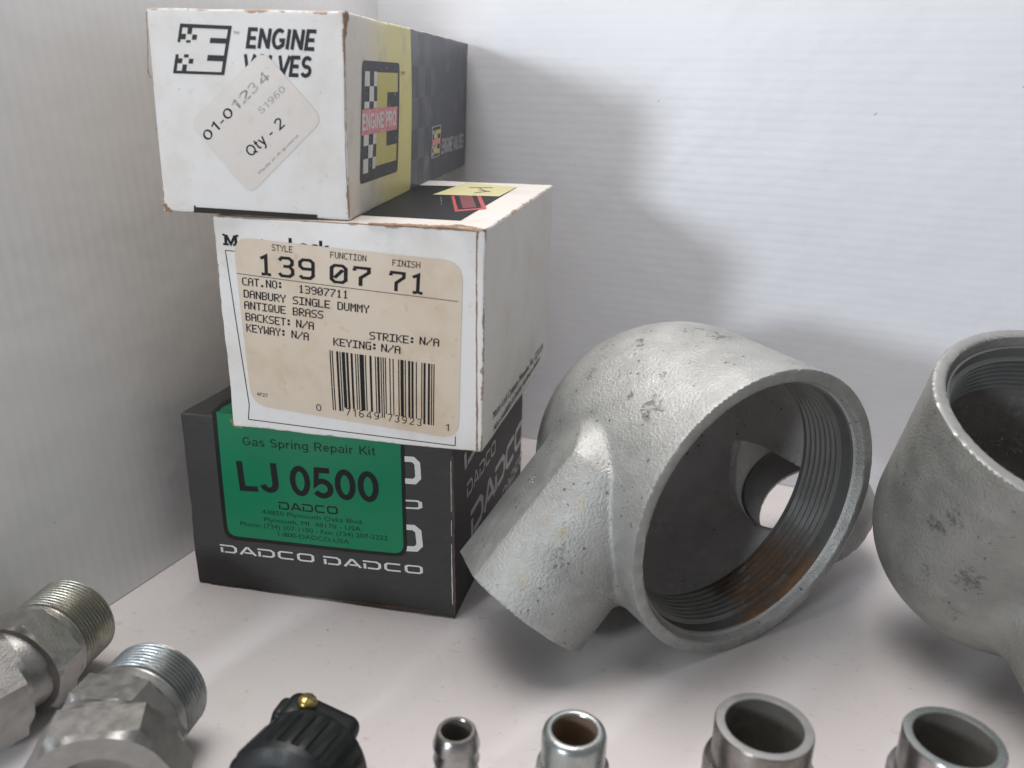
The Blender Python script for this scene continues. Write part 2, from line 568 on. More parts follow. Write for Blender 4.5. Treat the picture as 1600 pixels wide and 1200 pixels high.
GFX = [
 ('P', 'logo#1', 1, 'F', 0, 'ink_slate', [(0.921, 4.851), (2.362, 4.819), (2.384, 4.91), (0.944, 4.944)], 0),
 ('P', 'logo#1', 1, 'F', 0, 'ink_slate', [(1.999, 3.693), (2.094, 3.693), (2.362, 4.819), (2.268, 4.821)], 0),
 ('P', 'logo#1', 1, 'F', 0, 'ink_slate', [(0.829, 4.485), (0.908, 4.483), (1.0, 4.849), (0.921, 4.851)], 0),
 ('P', 'logo#1', 1, 'F', 0, 'ink_slate', [(0.651, 3.777), (0.739, 3.776), (0.841, 4.185), (0.754, 4.186)], 0),
 ('P', 'logo#1', 1, 'F', 0, 'ink_slate', [(0.632, 3.702), (1.999, 3.693), (2.016, 3.766), (0.651, 3.777)], 0),
 ('P', 'logo#1', 1, 'F', 0, 'ink_slate', [(1.737, 4.481), (2.185, 4.473), (2.216, 4.601), (1.768, 4.61)], 0),
 ('P', 'logo#1', 1, 'F', 0, 'ink_slate', [(1.629, 4.04), (2.08, 4.035), (2.115, 4.181), (1.665, 4.187)], 0),
 ('P', 'logo#1', 1, 'F', 0, 'ink_slate', [(1.12, 4.691), (1.243, 4.688), (1.281, 4.843), (1.159, 4.846)], 0),
 ('P', 'logo#1', 1, 'F', 0, 'ink_slate', [(0.927, 4.558), (1.057, 4.555), (1.091, 4.691), (0.961, 4.694)], 0),
 ('P', 'logo#1', 1, 'F', 0, 'ink_slate', [(1.238, 4.552), (1.368, 4.55), (1.4, 4.679), (1.27, 4.682)], 0),
 ('P', 'logo#1', 1, 'F', 0, 'ink_slate', [(1.068, 4.48), (1.191, 4.478), (1.206, 4.54), (1.083, 4.542)], 0),
 ('P', 'logo#1', 1, 'F', 0, 'ink_slate', [(0.975, 4.109), (1.106, 4.107), (1.126, 4.188), (0.995, 4.19)], 0),
 ('P', 'logo#1', 1, 'F', 0, 'ink_slate', [(0.785, 3.962), (0.909, 3.961), (0.94, 4.085), (0.816, 4.086)], 0),
 ('P', 'logo#1', 1, 'F', 0, 'ink_slate', [(1.098, 3.959), (1.222, 3.958), (1.253, 4.081), (1.129, 4.082)], 0),
 ('P', 'logo#1', 1, 'F', 0, 'ink_slate', [(0.892, 3.775), (1.016, 3.774), (1.056, 3.935), (0.932, 3.936)], 0),
 ('T', 'lettering#2', 1, 'F', 0, 'ink_grey', 'TM', 'sans', 2.406, 4.71, 2.564, 4.703, 0.078),
 ('T', 'lettering#3', 1, 'F', 0, 'ink_slate', 'ENGINE', 'cond', 2.727, 4.38, 4.667, 4.355, 0.494),
 ('T', 'lettering#4', 1, 'F', 0, 'ink_slate', 'VALVES', 'cond', 2.667, 3.725, 4.52, 3.701, 0.504),
 ('P', 'sticker', 1, 'F', 1, 'label_white', [(2.615, 0.61), (4.774, 2.657), (3.211, 4.334), (0.99, 2.44)], 0.28),
 ('T', 'sticker', 1, 'F', 2, 'ink_black', '01-0', 'sans', 1.492, 1.963, 2.318, 2.723, 0.262),
 ('T', 'sticker', 1, 'F', 2, 'ink_faded', '12', 'sans', 2.387, 2.785, 2.836, 3.19, 0.261),
 ('T', 'sticker', 1, 'F', 2, 'ink_pale', '3', 'sans', 2.864, 3.21, 3.063, 3.39, 0.258),
 ('T', 'sticker', 1, 'F', 2, 'ink_faded', '4', 'sans', 3.147, 3.45, 3.373, 3.676, 0.243),
 ('T', 'sticker', 1, 'F', 2, 'ink_pale', 'S1960', 'sans', 3.077, 2.733, 3.797, 3.362, 0.174),
 ('T', 'sticker', 1, 'F', 2, 'ink_black', 'Qty - 2', 'sans', 2.706, 1.595, 3.735, 2.475, 0.289),
 ('T', 'sticker', 1, 'F', 2, 'ink_faded', 'Made in Argentina', 'sans', 2.926, 1.164, 4.088, 2.221, 0.072),
 ('P', 'flap_gap', 1, 'F', 1, 'gap_dark', [(0.88, 0.013), (4.492, 0.021), (4.497, 0.137), (0.961, 0.168)], 0),  # flat dark strip painted as the shaded gap under the flap, no real opening
 ('P', 'flap_gap', 1, 'F', 1, 'gap_dark', [(0.909, 0.09), (0.955, 0.092), (0.965, 0.211), (0.919, 0.208)], 0),
 ('P', 'logo#5', 1, 'R', 0, 'ink_slate_haze', [(0.981, 0.885), (5.054, 0.863), (5.325, 4.202), (1.443, 4.187)], 0.12),
 ('P', 'logo#5', 1, 'R', 1, 'print_yellow', [(2.502, 3.33), (5.019, 3.334), (5.066, 3.901), (2.571, 3.893)], 0),
 ('P', 'logo#5', 1, 'R', 1, 'print_yellow', [(2.304, 1.706), (3.673, 1.702), (3.839, 3.332), (2.502, 3.33)], 0),
 ('P', 'logo#5', 1, 'R', 1, 'print_yellow', [(2.25, 1.259), (4.842, 1.248), (4.886, 1.765), (2.312, 1.773)], 0),
 ('P', 'logo#5', 1, 'R', 2, 'print_white', [(1.583, 3.51), (2.054, 3.511), (2.105, 3.908), (1.637, 3.907)], 0),
 ('P', 'logo#5', 1, 'R', 2, 'print_white', [(2.466, 3.512), (2.76, 3.513), (2.807, 3.911), (2.514, 3.91)], 0),
 ('P', 'logo#5', 1, 'R', 2, 'print_white', [(1.981, 3.098), (2.434, 3.098), (2.485, 3.512), (2.034, 3.511)], 0),
 ('P', 'logo#5', 1, 'R', 2, 'print_white', [(1.502, 2.916), (1.977, 2.916), (2.0, 3.098), (1.527, 3.097)], 0),
 ('P', 'logo#5', 1, 'R', 2, 'print_white', [(2.392, 2.916), (2.689, 2.916), (2.711, 3.098), (2.415, 3.098)], 0),
 ('P', 'logo#5', 1, 'R', 2, 'ink_slate_haze', [(2.415, 3.098), (2.75, 3.098), (2.799, 3.513), (2.466, 3.512)], 0),
 ('P', 'logo#5', 1, 'R', 2, 'print_white', [(1.365, 1.908), (1.847, 1.906), (1.885, 2.204), (1.406, 2.205)], 0),
 ('P', 'logo#5', 1, 'R', 2, 'print_white', [(2.268, 1.905), (2.609, 1.904), (2.645, 2.203), (2.305, 2.204)], 0),
 ('P', 'logo#5', 1, 'R', 2, 'print_white', [(1.78, 1.543), (2.244, 1.541), (2.288, 1.905), (1.827, 1.906)], 0),
 ('P', 'logo#5', 1, 'R', 2, 'print_white', [(1.261, 1.148), (1.748, 1.145), (1.8, 1.542), (1.315, 1.544)], 0),
 ('P', 'logo#5', 1, 'R', 2, 'print_white', [(2.183, 1.21), (2.487, 1.208), (2.526, 1.54), (2.223, 1.541)], 0),
 ('P', 'logo#5', 1, 'R', 2, 'ink_slate_haze', [(2.223, 1.541), (2.566, 1.54), (2.609, 1.904), (2.268, 1.905)], 0),
 ('P', 'logo#5', 1, 'R', 3, 'print_pink', [(1.166, 2.205), (4.883, 2.199), (4.942, 2.9), (1.263, 2.899)], 0.1),
 ('T', 'lettering#6', 1, 'R', 4, 'print_white', 'ENGINE PRO', 'condn', 1.27, 2.338, 4.786, 2.342, 0.437),
 ('T', 'lettering#7', 1, 'R', 1, 'ink_grey', 'TM', 'sans', 5.442, 3.828, 5.918, 3.852, 0.117),
 ('P', 'logo#8', 1, 'R', 1, 'print_white', [(9.96, 0.885), (11.463, 0.879), (11.561, 2.054), (9.999, 2.038)], 0.05),
 ('P', 'logo#8', 1, 'R', 2, 'ink_slate_haze', [(10.051, 0.914), (11.375, 0.908), (11.465, 2.024), (10.092, 2.01)], 0.03),
 ('P', 'logo#8', 1, 'R', 3, 'print_yellow', [(10.514, 1.73), (11.411, 1.736), (11.424, 1.9), (10.522, 1.892)], 0),
 ('P', 'logo#8', 1, 'R', 3, 'print_yellow', [(10.486, 1.173), (10.911, 1.173), (10.947, 1.733), (10.514, 1.73)], 0),
 ('P', 'logo#8', 1, 'R', 3, 'print_yellow', [(10.477, 0.999), (11.352, 0.996), (11.366, 1.173), (10.486, 1.173)], 0),
 ('P', 'logo#8', 1, 'R', 3, 'print_white', [(10.144, 1.762), (10.377, 1.764), (10.383, 1.891), (10.149, 1.889)], 0),
 ('P', 'logo#8', 1, 'R', 3, 'print_white', [(10.323, 1.601), (10.538, 1.602), (10.547, 1.765), (10.33, 1.763)], 0),
 ('P', 'logo#8', 1, 'R', 3, 'print_white', [(10.123, 1.208), (10.351, 1.208), (10.356, 1.324), (10.127, 1.323)], 0),
 ('P', 'logo#8', 1, 'R', 3, 'print_white', [(10.3, 1.092), (10.512, 1.092), (10.518, 1.208), (10.305, 1.208)], 0),
 ('P', 'logo#8', 1, 'R', 3, 'print_white', [(10.113, 0.965), (10.339, 0.965), (10.345, 1.092), (10.118, 1.092)], 0),
 ('P', 'logo#8', 1, 'R', 4, 'print_pink', [(10.006, 1.346), (11.426, 1.349), (11.444, 1.572), (10.014, 1.565)], 0),
 ('T', 'lettering#9', 1, 'R', 2, 'print_grey', 'ENGINE VALVES', 'cond', 11.735, 0.915, 16.397, 0.859, 0.58),
 ('P', 'border_line', 2, 'F', 0, 'ink_black', [(0.75, 5.472), (0.745, 5.448), (0.323, 5.462), (0.328, 5.486)], 0),
 ('P', 'border_line', 2, 'F', 0, 'ink_black', [(0.653, 0.756), (0.625, 0.75), (0.312, 5.471), (0.338, 5.476)], 0),
 ('P', 'border_line', 2, 'F', 0, 'ink_black', [(0.574, 0.299), (0.546, 0.298), (0.618, 0.752), (0.646, 0.753)], 0),
 ('P', 'border_line', 2, 'F', 0, 'ink_black', [(7.174, 0.157), (7.171, 0.131), (0.556, 0.277), (0.563, 0.305)], 0),
 ('P', 'border_line', 2, 'F', 0, 'ink_black', [(7.178, 0.441), (7.203, 0.443), (7.198, 0.146), (7.173, 0.144)], 0),
 ('T', 'lettering#10', 2, 'F', 0, 'ink_black', 'M', 'slabm', 0.292, 5.629, 0.757, 5.621, 0.312),
 ('T', 'lettering#11', 2, 'F', 0, 'ink_black', 'aster', 'slab', 0.817, 5.622, 2.25, 5.575, 0.319),
 ('T', 'lettering#12', 2, 'F', 0, 'ink_black', 'Lock', 'slab', 2.317, 5.579, 3.576, 5.538, 0.369),
 ('P', 'label', 2, 'F', 1, 'label_cream', [(0.729, 0.797), (7.288, 0.365), (7.389, 5.552), (0.603, 5.885)], 0.22),
 ('T', 'label', 2, 'F', 2, 'ink_black', 'STYLE', 'dot', 1.804, 5.555, 2.435, 5.524, 0.182),
 ('T', 'label', 2, 'F', 2, 'ink_black', 'FUNCTION', 'dot', 3.57, 5.45, 4.63, 5.403, 0.179),
 ('T', 'label', 2, 'F', 2, 'ink_black', 'FINISH', 'dot', 5.387, 5.335, 6.184, 5.306, 0.177),
 ('T', 'label', 2, 'F', 2, 'ink_black', '139', 'big', 1.326, 4.841, 3.082, 4.79, 0.59),
 ('T', 'label', 2, 'F', 2, 'ink_black', '07', 'big', 3.533, 4.752, 4.731, 4.701, 0.545),
 ('T', 'label', 2, 'F', 2, 'ink_black', '71', 'big', 5.264, 4.645, 6.33, 4.583, 0.556),
 ('P', 'label', 2, 'F', 2, 'ink_brown', [(7.253, 4.464), (7.251, 4.444), (0.629, 4.819), (0.633, 4.84)], 0),
 ('T', 'label', 2, 'F', 2, 'ink_black', 'CAT.NO:', 'dotb', 0.788, 4.495, 2.088, 4.461, 0.234),
 ('T', 'label', 2, 'F', 2, 'ink_black', '13907711', 'dotb', 2.566, 4.399, 4.066, 4.321, 0.231),
 ('T', 'label', 2, 'F', 2, 'ink_black', 'DANBURY SINGLE DUMMY', 'dotb', 0.801, 4.136, 4.673, 3.943, 0.234),
 ('T', 'label', 2, 'F', 2, 'ink_black', 'ANTIQUE BRASS', 'dotb', 0.789, 3.798, 3.279, 3.686, 0.237),
 ('T', 'label', 2, 'F', 2, 'ink_black', 'BACKSET:', 'dotb', 0.797, 3.445, 2.281, 3.376, 0.241),
 ('T', 'label', 2, 'F', 2, 'ink_black', 'N/A', 'dotb', 2.422, 3.374, 2.967, 3.332, 0.239),
 ('T', 'label', 2, 'F', 2, 'ink_black', 'KEYWAY:', 'dotb', 0.792, 3.107, 2.088, 3.046, 0.243),
 ('T', 'label', 2, 'F', 2, 'ink_black', 'N/A', 'dotb', 2.25, 3.039, 2.786, 2.998, 0.241),
 ('T', 'label', 2, 'F', 2, 'ink_black', 'STRIKE:', 'dotb', 4.665, 3.185, 6.021, 3.137, 0.234),
 ('T', 'label', 2, 'F', 2, 'ink_black', 'N/A', 'dotb', 6.147, 3.147, 6.712, 3.124, 0.232),
 ('T', 'label', 2, 'F', 2, 'ink_black', 'KEYING:', 'dotb', 3.554, 2.918, 4.894, 2.861, 0.238),
 ('T', 'label', 2, 'F', 2, 'ink_black', 'N/A', 'dotb', 5.004, 2.851, 5.57, 2.822, 0.236),
 ('T', 'label', 2, 'F', 2, 'ink_black', '4F27', 'dot', 0.936, 1.106, 1.295, 1.086, 0.114),
 ('T', 'label', 2, 'F', 2, 'ink_black', '0', 'mono', 2.867, 0.816, 3.033, 0.812, 0.226),
 ('T', 'label', 2, 'F', 2, 'ink_black', '71649', 'mono', 3.811, 0.768, 4.861, 0.727, 0.244),
 ('T', 'label', 2, 'F', 2, 'ink_black', '73923', 'mono', 5.128, 0.721, 6.17, 0.655, 0.241),
 ('T', 'label', 2, 'F', 2, 'ink_black', '1', 'mono', 6.899, 0.598, 6.996, 0.595, 0.22),
 ('P', 'label', 2, 'F', 2, 'ink_black', [(3.408, 0.904), (3.442, 0.902), (3.454, 2.763), (3.42, 2.765)], 0),
 ('P', 'label', 2, 'F', 2, 'ink_black', [(3.476, 0.9), (3.51, 0.898), (3.522, 2.76), (3.488, 2.762)], 0),
 ('P', 'label', 2, 'F', 2, 'ink_black', [(3.611, 0.892), (3.679, 0.889), (3.692, 2.751), (3.624, 2.754)], 0),
 ('P', 'label', 2, 'F', 2, 'ink_black', [(3.712, 0.887), (3.746, 0.885), (3.76, 2.747), (3.726, 2.749)], 0),
 ('P', 'label', 2, 'F', 2, 'ink_black', [(3.781, 1.016), (3.882, 1.01), (3.896, 2.74), (3.794, 2.745)], 0),
 ('P', 'label', 2, 'F', 2, 'ink_black', [(3.915, 1.008), (3.983, 1.004), (3.998, 2.735), (3.93, 2.738)], 0),
 ('P', 'label', 2, 'F', 2, 'ink_black', [(4.05, 1.0), (4.117, 0.997), (4.133, 2.727), (4.065, 2.731)], 0),
 ('P', 'label', 2, 'F', 2, 'ink_black', [(4.184, 0.993), (4.217, 0.991), (4.234, 2.722), (4.201, 2.724)], 0),
 ('P', 'label', 2, 'F', 2, 'ink_black', [(4.251, 0.989), (4.284, 0.987), (4.302, 2.718), (4.268, 2.72)], 0),
 ('P', 'label', 2, 'F', 2, 'ink_black', [(4.318, 0.985), (4.451, 0.977), (4.47, 2.71), (4.335, 2.717)], 0),
 ('P', 'label', 2, 'F', 2, 'ink_black', [(4.484, 0.975), (4.518, 0.973), (4.537, 2.706), (4.503, 2.708)], 0),
 ('P', 'label', 2, 'F', 2, 'ink_black', [(4.618, 0.968), (4.684, 0.964), (4.705, 2.697), (4.638, 2.701)], 0),
 ('P', 'label', 2, 'F', 2, 'ink_black', [(4.784, 0.958), (4.817, 0.956), (4.838, 2.69), (4.805, 2.692)], 0),
 ('P', 'label', 2, 'F', 2, 'ink_black', [(4.85, 0.954), (4.916, 0.95), (4.938, 2.685), (4.872, 2.688)], 0),
 ('P', 'label', 2, 'F', 2, 'ink_black', [(4.948, 0.814), (4.981, 0.813), (5.005, 2.681), (4.972, 2.683)], 0),
 ('P', 'label', 2, 'F', 2, 'ink_black', [(5.014, 0.811), (5.047, 0.809), (5.072, 2.678), (5.038, 2.679)], 0),
 ('P', 'label', 2, 'F', 2, 'ink_black', [(5.082, 0.941), (5.115, 0.939), (5.138, 2.674), (5.105, 2.676)], 0),
 ('P', 'label', 2, 'F', 2, 'ink_black', [(5.214, 0.933), (5.247, 0.931), (5.271, 2.667), (5.238, 2.669)], 0),
 ('P', 'label', 2, 'F', 2, 'ink_black', [(5.313, 0.927), (5.345, 0.925), (5.37, 2.662), (5.337, 2.664)], 0),
 ('P', 'label', 2, 'F', 2, 'ink_black', [(5.477, 0.918), (5.51, 0.916), (5.536, 2.653), (5.503, 2.655)], 0),
 ('P', 'label', 2, 'F', 2, 'ink_black', [(5.543, 0.914), (5.641, 0.908), (5.668, 2.646), (5.569, 2.651)], 0),
 ('P', 'label', 2, 'F', 2, 'ink_black', [(5.674, 0.906), (5.706, 0.905), (5.734, 2.643), (5.701, 2.644)], 0),
 ('P', 'label', 2, 'F', 2, 'ink_black', [(5.772, 0.901), (5.837, 0.897), (5.865, 2.636), (5.8, 2.639)], 0),
 ('P', 'label', 2, 'F', 2, 'ink_black', [(5.87, 0.895), (5.935, 0.891), (5.964, 2.631), (5.898, 2.634)], 0),
 ('P', 'label', 2, 'F', 2, 'ink_black', [(6.0, 0.888), (6.033, 0.886), (6.062, 2.625), (6.029, 2.627)], 0),
 ('P', 'label', 2, 'F', 2, 'ink_black', [(6.163, 0.878), (6.195, 0.876), (6.226, 2.617), (6.193, 2.618)], 0),
 ('P', 'label', 2, 'F', 2, 'ink_black', [(6.225, 0.74), (6.29, 0.736), (6.324, 2.611), (6.259, 2.615)], 0),
 ('P', 'label', 2, 'F', 2, 'ink_black', [(6.355, 0.732), (6.42, 0.729), (6.454, 2.605), (6.389, 2.608)], 0),
 ('P', 'label', 2, 'F', 2, 'ink_black', [(6.452, 0.727), (6.485, 0.725), (6.519, 2.601), (6.487, 2.603)], 0),
 ('P', 'label', 2, 'F', 2, 'ink_black', [(6.517, 0.723), (6.549, 0.721), (6.584, 2.598), (6.552, 2.599)], 0),
 ('T', 'lettering#13', 2, 'R', 0, 'ink_black', 'Master Lock Company, Milwaukee, Wis. 53210 USA', 'sans', 1.192, 0.612, 8.769, 0.708, 0.286),
 ('T', 'lettering#14', 2, 'R', 0, 'ink_black', 'Also available at better hardware dealers', 'sans', 1.313, 0.144, 8.206, 0.423, 0.266),
 ('P', 'printed_panel', 2, 'T', 0, 'ink_slate', [(2.127, 1.243), (7.006, 1.136), (6.932, 8.584), (1.2, 7.759)], 0),
 ('P', 'sticky_note', 2, 'T', 2, 'note_yellow', [(4.681, 5.803), (6.893, 6.099), (6.927, 8.661), (4.832, 9.282)], 0),
 ('P', 'logo#15', 2, 'T', 1, 'print_red', [(6.423, 2.556), (7.168, 3.395), (6.276, 6.043), (5.337, 5.751)], 0.1),
 ('P', 'logo#15', 2, 'T', 2, 'ink_slate', [(6.391, 2.954), (6.972, 3.55), (6.145, 6.002), (5.431, 5.78)], 0.05),
 ('P', 'logo#15', 2, 'T', 3, 'print_dred', [(6.472, 3.202), (6.812, 3.537), (5.995, 5.955), (5.582, 5.827)], 0),
 ('T', 'lettering#16', 2, 'T', 1, 'print_grey', 'VIER', 'sans', 5.678, 3.656, 5.063, 5.498, 0.022),
 ('P', 'sticky_note', 2, 'T', 3, 'ink_brown', [(6.123, 8.254), (6.161, 8.102), (5.377, 7.816), (5.334, 7.966)], 0),
 ('P', 'sticky_note', 2, 'T', 3, 'ink_brown', [(6.312, 7.182), (6.346, 7.04), (5.83, 7.336), (5.793, 7.481)], 0),
 ('P', 'sticky_note', 2, 'T', 3, 'ink_brown', [(6.241, 7.306), (6.28, 7.165), (5.913, 6.513), (5.873, 6.649)], 0),
 ('P', 'sticky_note', 2, 'T', 3, 'ink_brown', [(5.979, 7.533), (6.006, 7.398), (5.65, 7.987), (5.621, 8.127)], 0),
 ('P', 'label', 3, 'F', 1, 'label_black', [(1.194, 1.874), (7.577, 2.103), (7.583, 6.051), (1.152, 6.459)], (0.22, 0.22, 0, 0)),
 ('P', 'label', 3, 'F', 2, 'print_green', [(1.341, 2.032), (7.459, 2.218), (7.466, 6.038), (1.315, 6.446)], (0.18, 0.18, 0, 0)),
 ('P', 'label', 3, 'T', 1, 'label_black', [(0.966, 0.259), (7.985, -0.252), (7.131, 2.209), (1.488, 2.996), (0.78, 1.738), (0.729, 1.032)], (0, 0, 0, 0.2, 0.3, 0.4)),
 ('P', 'label', 3, 'T', 2, 'print_green', [(1.151, 0.25), (8.001, -0.298), (7.131, 2.209), (1.947, 2.579), (1.123, 1.387), (1.023, 0.807)], (0, 0, 0, 0.2, 0.3, 0.4)),
 ('T', 'label', 3, 'F', 3, 'ink_dgreen', 'Gas Spring Repair Kit', 'sans', 2.163, 5.4, 6.643, 5.534, 0.285),
 ('T', 'label', 3, 'F', 3, 'ink_black', 'LJ', 'bold', 1.93, 3.795, 3.347, 3.878, 1.025),
 ('T', 'label', 3, 'F', 3, 'ink_black', '0500', 'bold', 3.746, 3.866, 6.737, 3.963, 1.01),
 ('T', 'label', 3, 'F', 3, 'ink_black', 'DADCO', 'logo', 3.302, 3.281, 5.295, 3.362, 0.277),
 ('T', 'label', 3, 'F', 3, 'ink_dgreen', '43850 Plymouth Oaks Blvd.', 'sans', 2.659, 3.034, 6.164, 3.118, 0.163),
 ('T', 'label', 3, 'F', 3, 'ink_dgreen', 'Plymouth, MI  48170 - USA', 'sans', 2.713, 2.759, 6.066, 2.859, 0.164),
 ('T', 'label', 3, 'F', 3, 'ink_dgreen', 'Phone: (734) 207-1100 - Fax: (734) 207-2222', 'sans', 1.829, 2.482, 6.947, 2.649, 0.165),
 ('T', 'label', 3, 'F', 3, 'ink_dgreen', '1-800-DADCO-USA', 'sans', 3.167, 2.283, 5.641, 2.335, 0.166),
 ('T', 'lettering#17', 3, 'F', 0, 'print_white', 'DADCO', 'logo', 1.035, 1.338, 4.341, 1.443, 0.306),
 ('T', 'lettering#18', 3, 'F', 0, 'print_white', 'DADCO', 'logo', 4.744, 1.446, 8.036, 1.537, 0.31),
 ('T', 'lettering#19', 3, 'F', 0, 'print_white', 'O', 'logob', 7.048, 4.674, 8.036, 4.721, 0.91),
 ('T', 'lettering#20', 3, 'F', 0, 'print_white', 'O', 'logo', 7.331, 3.822, 8.074, 3.866, 0.312),
 ('T', 'lettering#21', 3, 'F', 0, 'print_white', 'O', 'logob', 6.955, 2.294, 8.031, 2.369, 0.941),
 ('T', 'lettering#22', 3, 'R', 0, 'print_haze', 'DADCO', 'logob', 2.027, 1.951, 10.022, 2.162, 1.019),
 ('T', 'lettering#23', 3, 'R', 0, 'print_haze', 'DADCO', 'logo', 1.506, 3.643, 5.171, 3.707, 0.53),
 ('T', 'lettering#24', 3, 'R', 0, 'print_haze', 'DADCO', 'logo', 6.543, 1.049, 10.189, 1.178, 0.45),
 ('T', 'lettering#25', 3, 'R', 0, 'print_haze', 'DADCO', 'logob', 1.375, 4.738, 8.778, 5.587, 0.918),
 ('W', 'worn_edge#26', 1, 'R', 1, 'kraft', [(0.074, 5.312, 0.097), (0.189, 5.2, 0.299), (0.12, 4.983, 0.248), (-0.034, 4.67, 0.11), (-0.102, 4.208, 0.061), (-0.108, 3.587, 0.051), (-0.181, 2.796, 0.052), (-0.204, 1.987, 0.063), (-0.174, 1.154, 0.065), (-0.111, 0.638, 0.083), (-0.047, 0.112, 0.101)]),
 ('W', 'worn_edge#27', 1, 'R', 1, 'kraft', [(0.347, 0.001, 0.15), (0.948, 0.04, 0.058), (2.094, 0.009, 0.031)]),
 ('W', 'seam#28', 2, 'F', 1, 'kraft', [(7.768, 6.378, 0.061), (7.754, 6.072, 0.028), (7.76, 5.033, 0.027), (7.778, 4.324, 0.036), (7.779, 3.598, 0.026), (7.799, 2.859, 0.037), (7.806, 2.104, 0.026), (7.826, 1.333, 0.044), (7.838, 0.345, 0.042), (7.848, 0.024, 0.058)]),
 ('W', 'worn_edge#29', 2, 'T', 1, 'kraft', [(4.72, 0.004, 0.204), (5.52, 0.081, 0.301), (6.066, 0.085, 0.297), (6.607, 0.088, 0.342), (7.213, 0.215, 0.571), (7.51, 0.047, 0.381), (7.78, 0.026, 0.465), (8.008, -0.106, 0.548)]),
 ('W', 'worn_edge#30', 2, 'F', 1, 'kraft', [(0.973, 6.413, 0.018), (2.34, 6.424, 0.021), (4.42, 6.419, 0.026), (5.885, 6.421, 0.026), (6.958, 6.406, 0.034), (7.75, 6.386, 0.042)]),
 ('W', 'worn_edge#31', 2, 'F', 1, 'kraft', [(-0.02, 0.232, 0.119), (0.049, 0.048, 0.138), (0.305, -0.01, 0.046)]),
 ('W', 'seam#32', 3, 'F', 1, 'kraft_dark', [(9.111, 5.79, 0.041), (9.104, 4.328, 0.052), (9.096, 2.765, 0.063), (9.092, 1.375, 0.075), (9.082, 0.227, 0.065)]),
 ('W', 'seam#33', 3, 'F', 1, 'print_white', [(9.057, 5.615, 0.014), (9.044, 3.88, 0.012), (9.025, 2.296, 0.021), (9.02, 0.89, 0.026), (9.024, 0.531, 0.013)]),
 ('W', 'worn_edge#34', 3, 'F', 1, 'kraft_dark', [(0.485, -0.021, 0.04), (2.146, 0.034, 0.066), (3.997, 0.074, 0.052), (5.802, 0.112, 0.089), (7.127, 0.129, 0.101), (8.429, 0.169, 0.1)]),
 ('W', 'worn_edge#35', 1, 'F', 1, 'kraft', [(0.04, 0.218, 0.1), (0.102, 0.059, 0.134), (0.269, 0.014, 0.057)]),
 ('W', 'worn_edge#36', 1, 'F', 1, 'kraft', [(0.026, 5.22, 0.022), (-0.007, 4.561, 0.018), (-0.085, 3.726, 0.038), (-0.019, 3.565, 0.028)]),
]

FACE = {'F': ('FLb', 'FRb', 'FRt', 'FLt'), 'R': ('FRb', 'BRb', 'BRt', 'FRt'), 'T': ('FLt', 'FRt', 'BRt', 'BLt')}
LAYER0, LAYER = .007, .0045


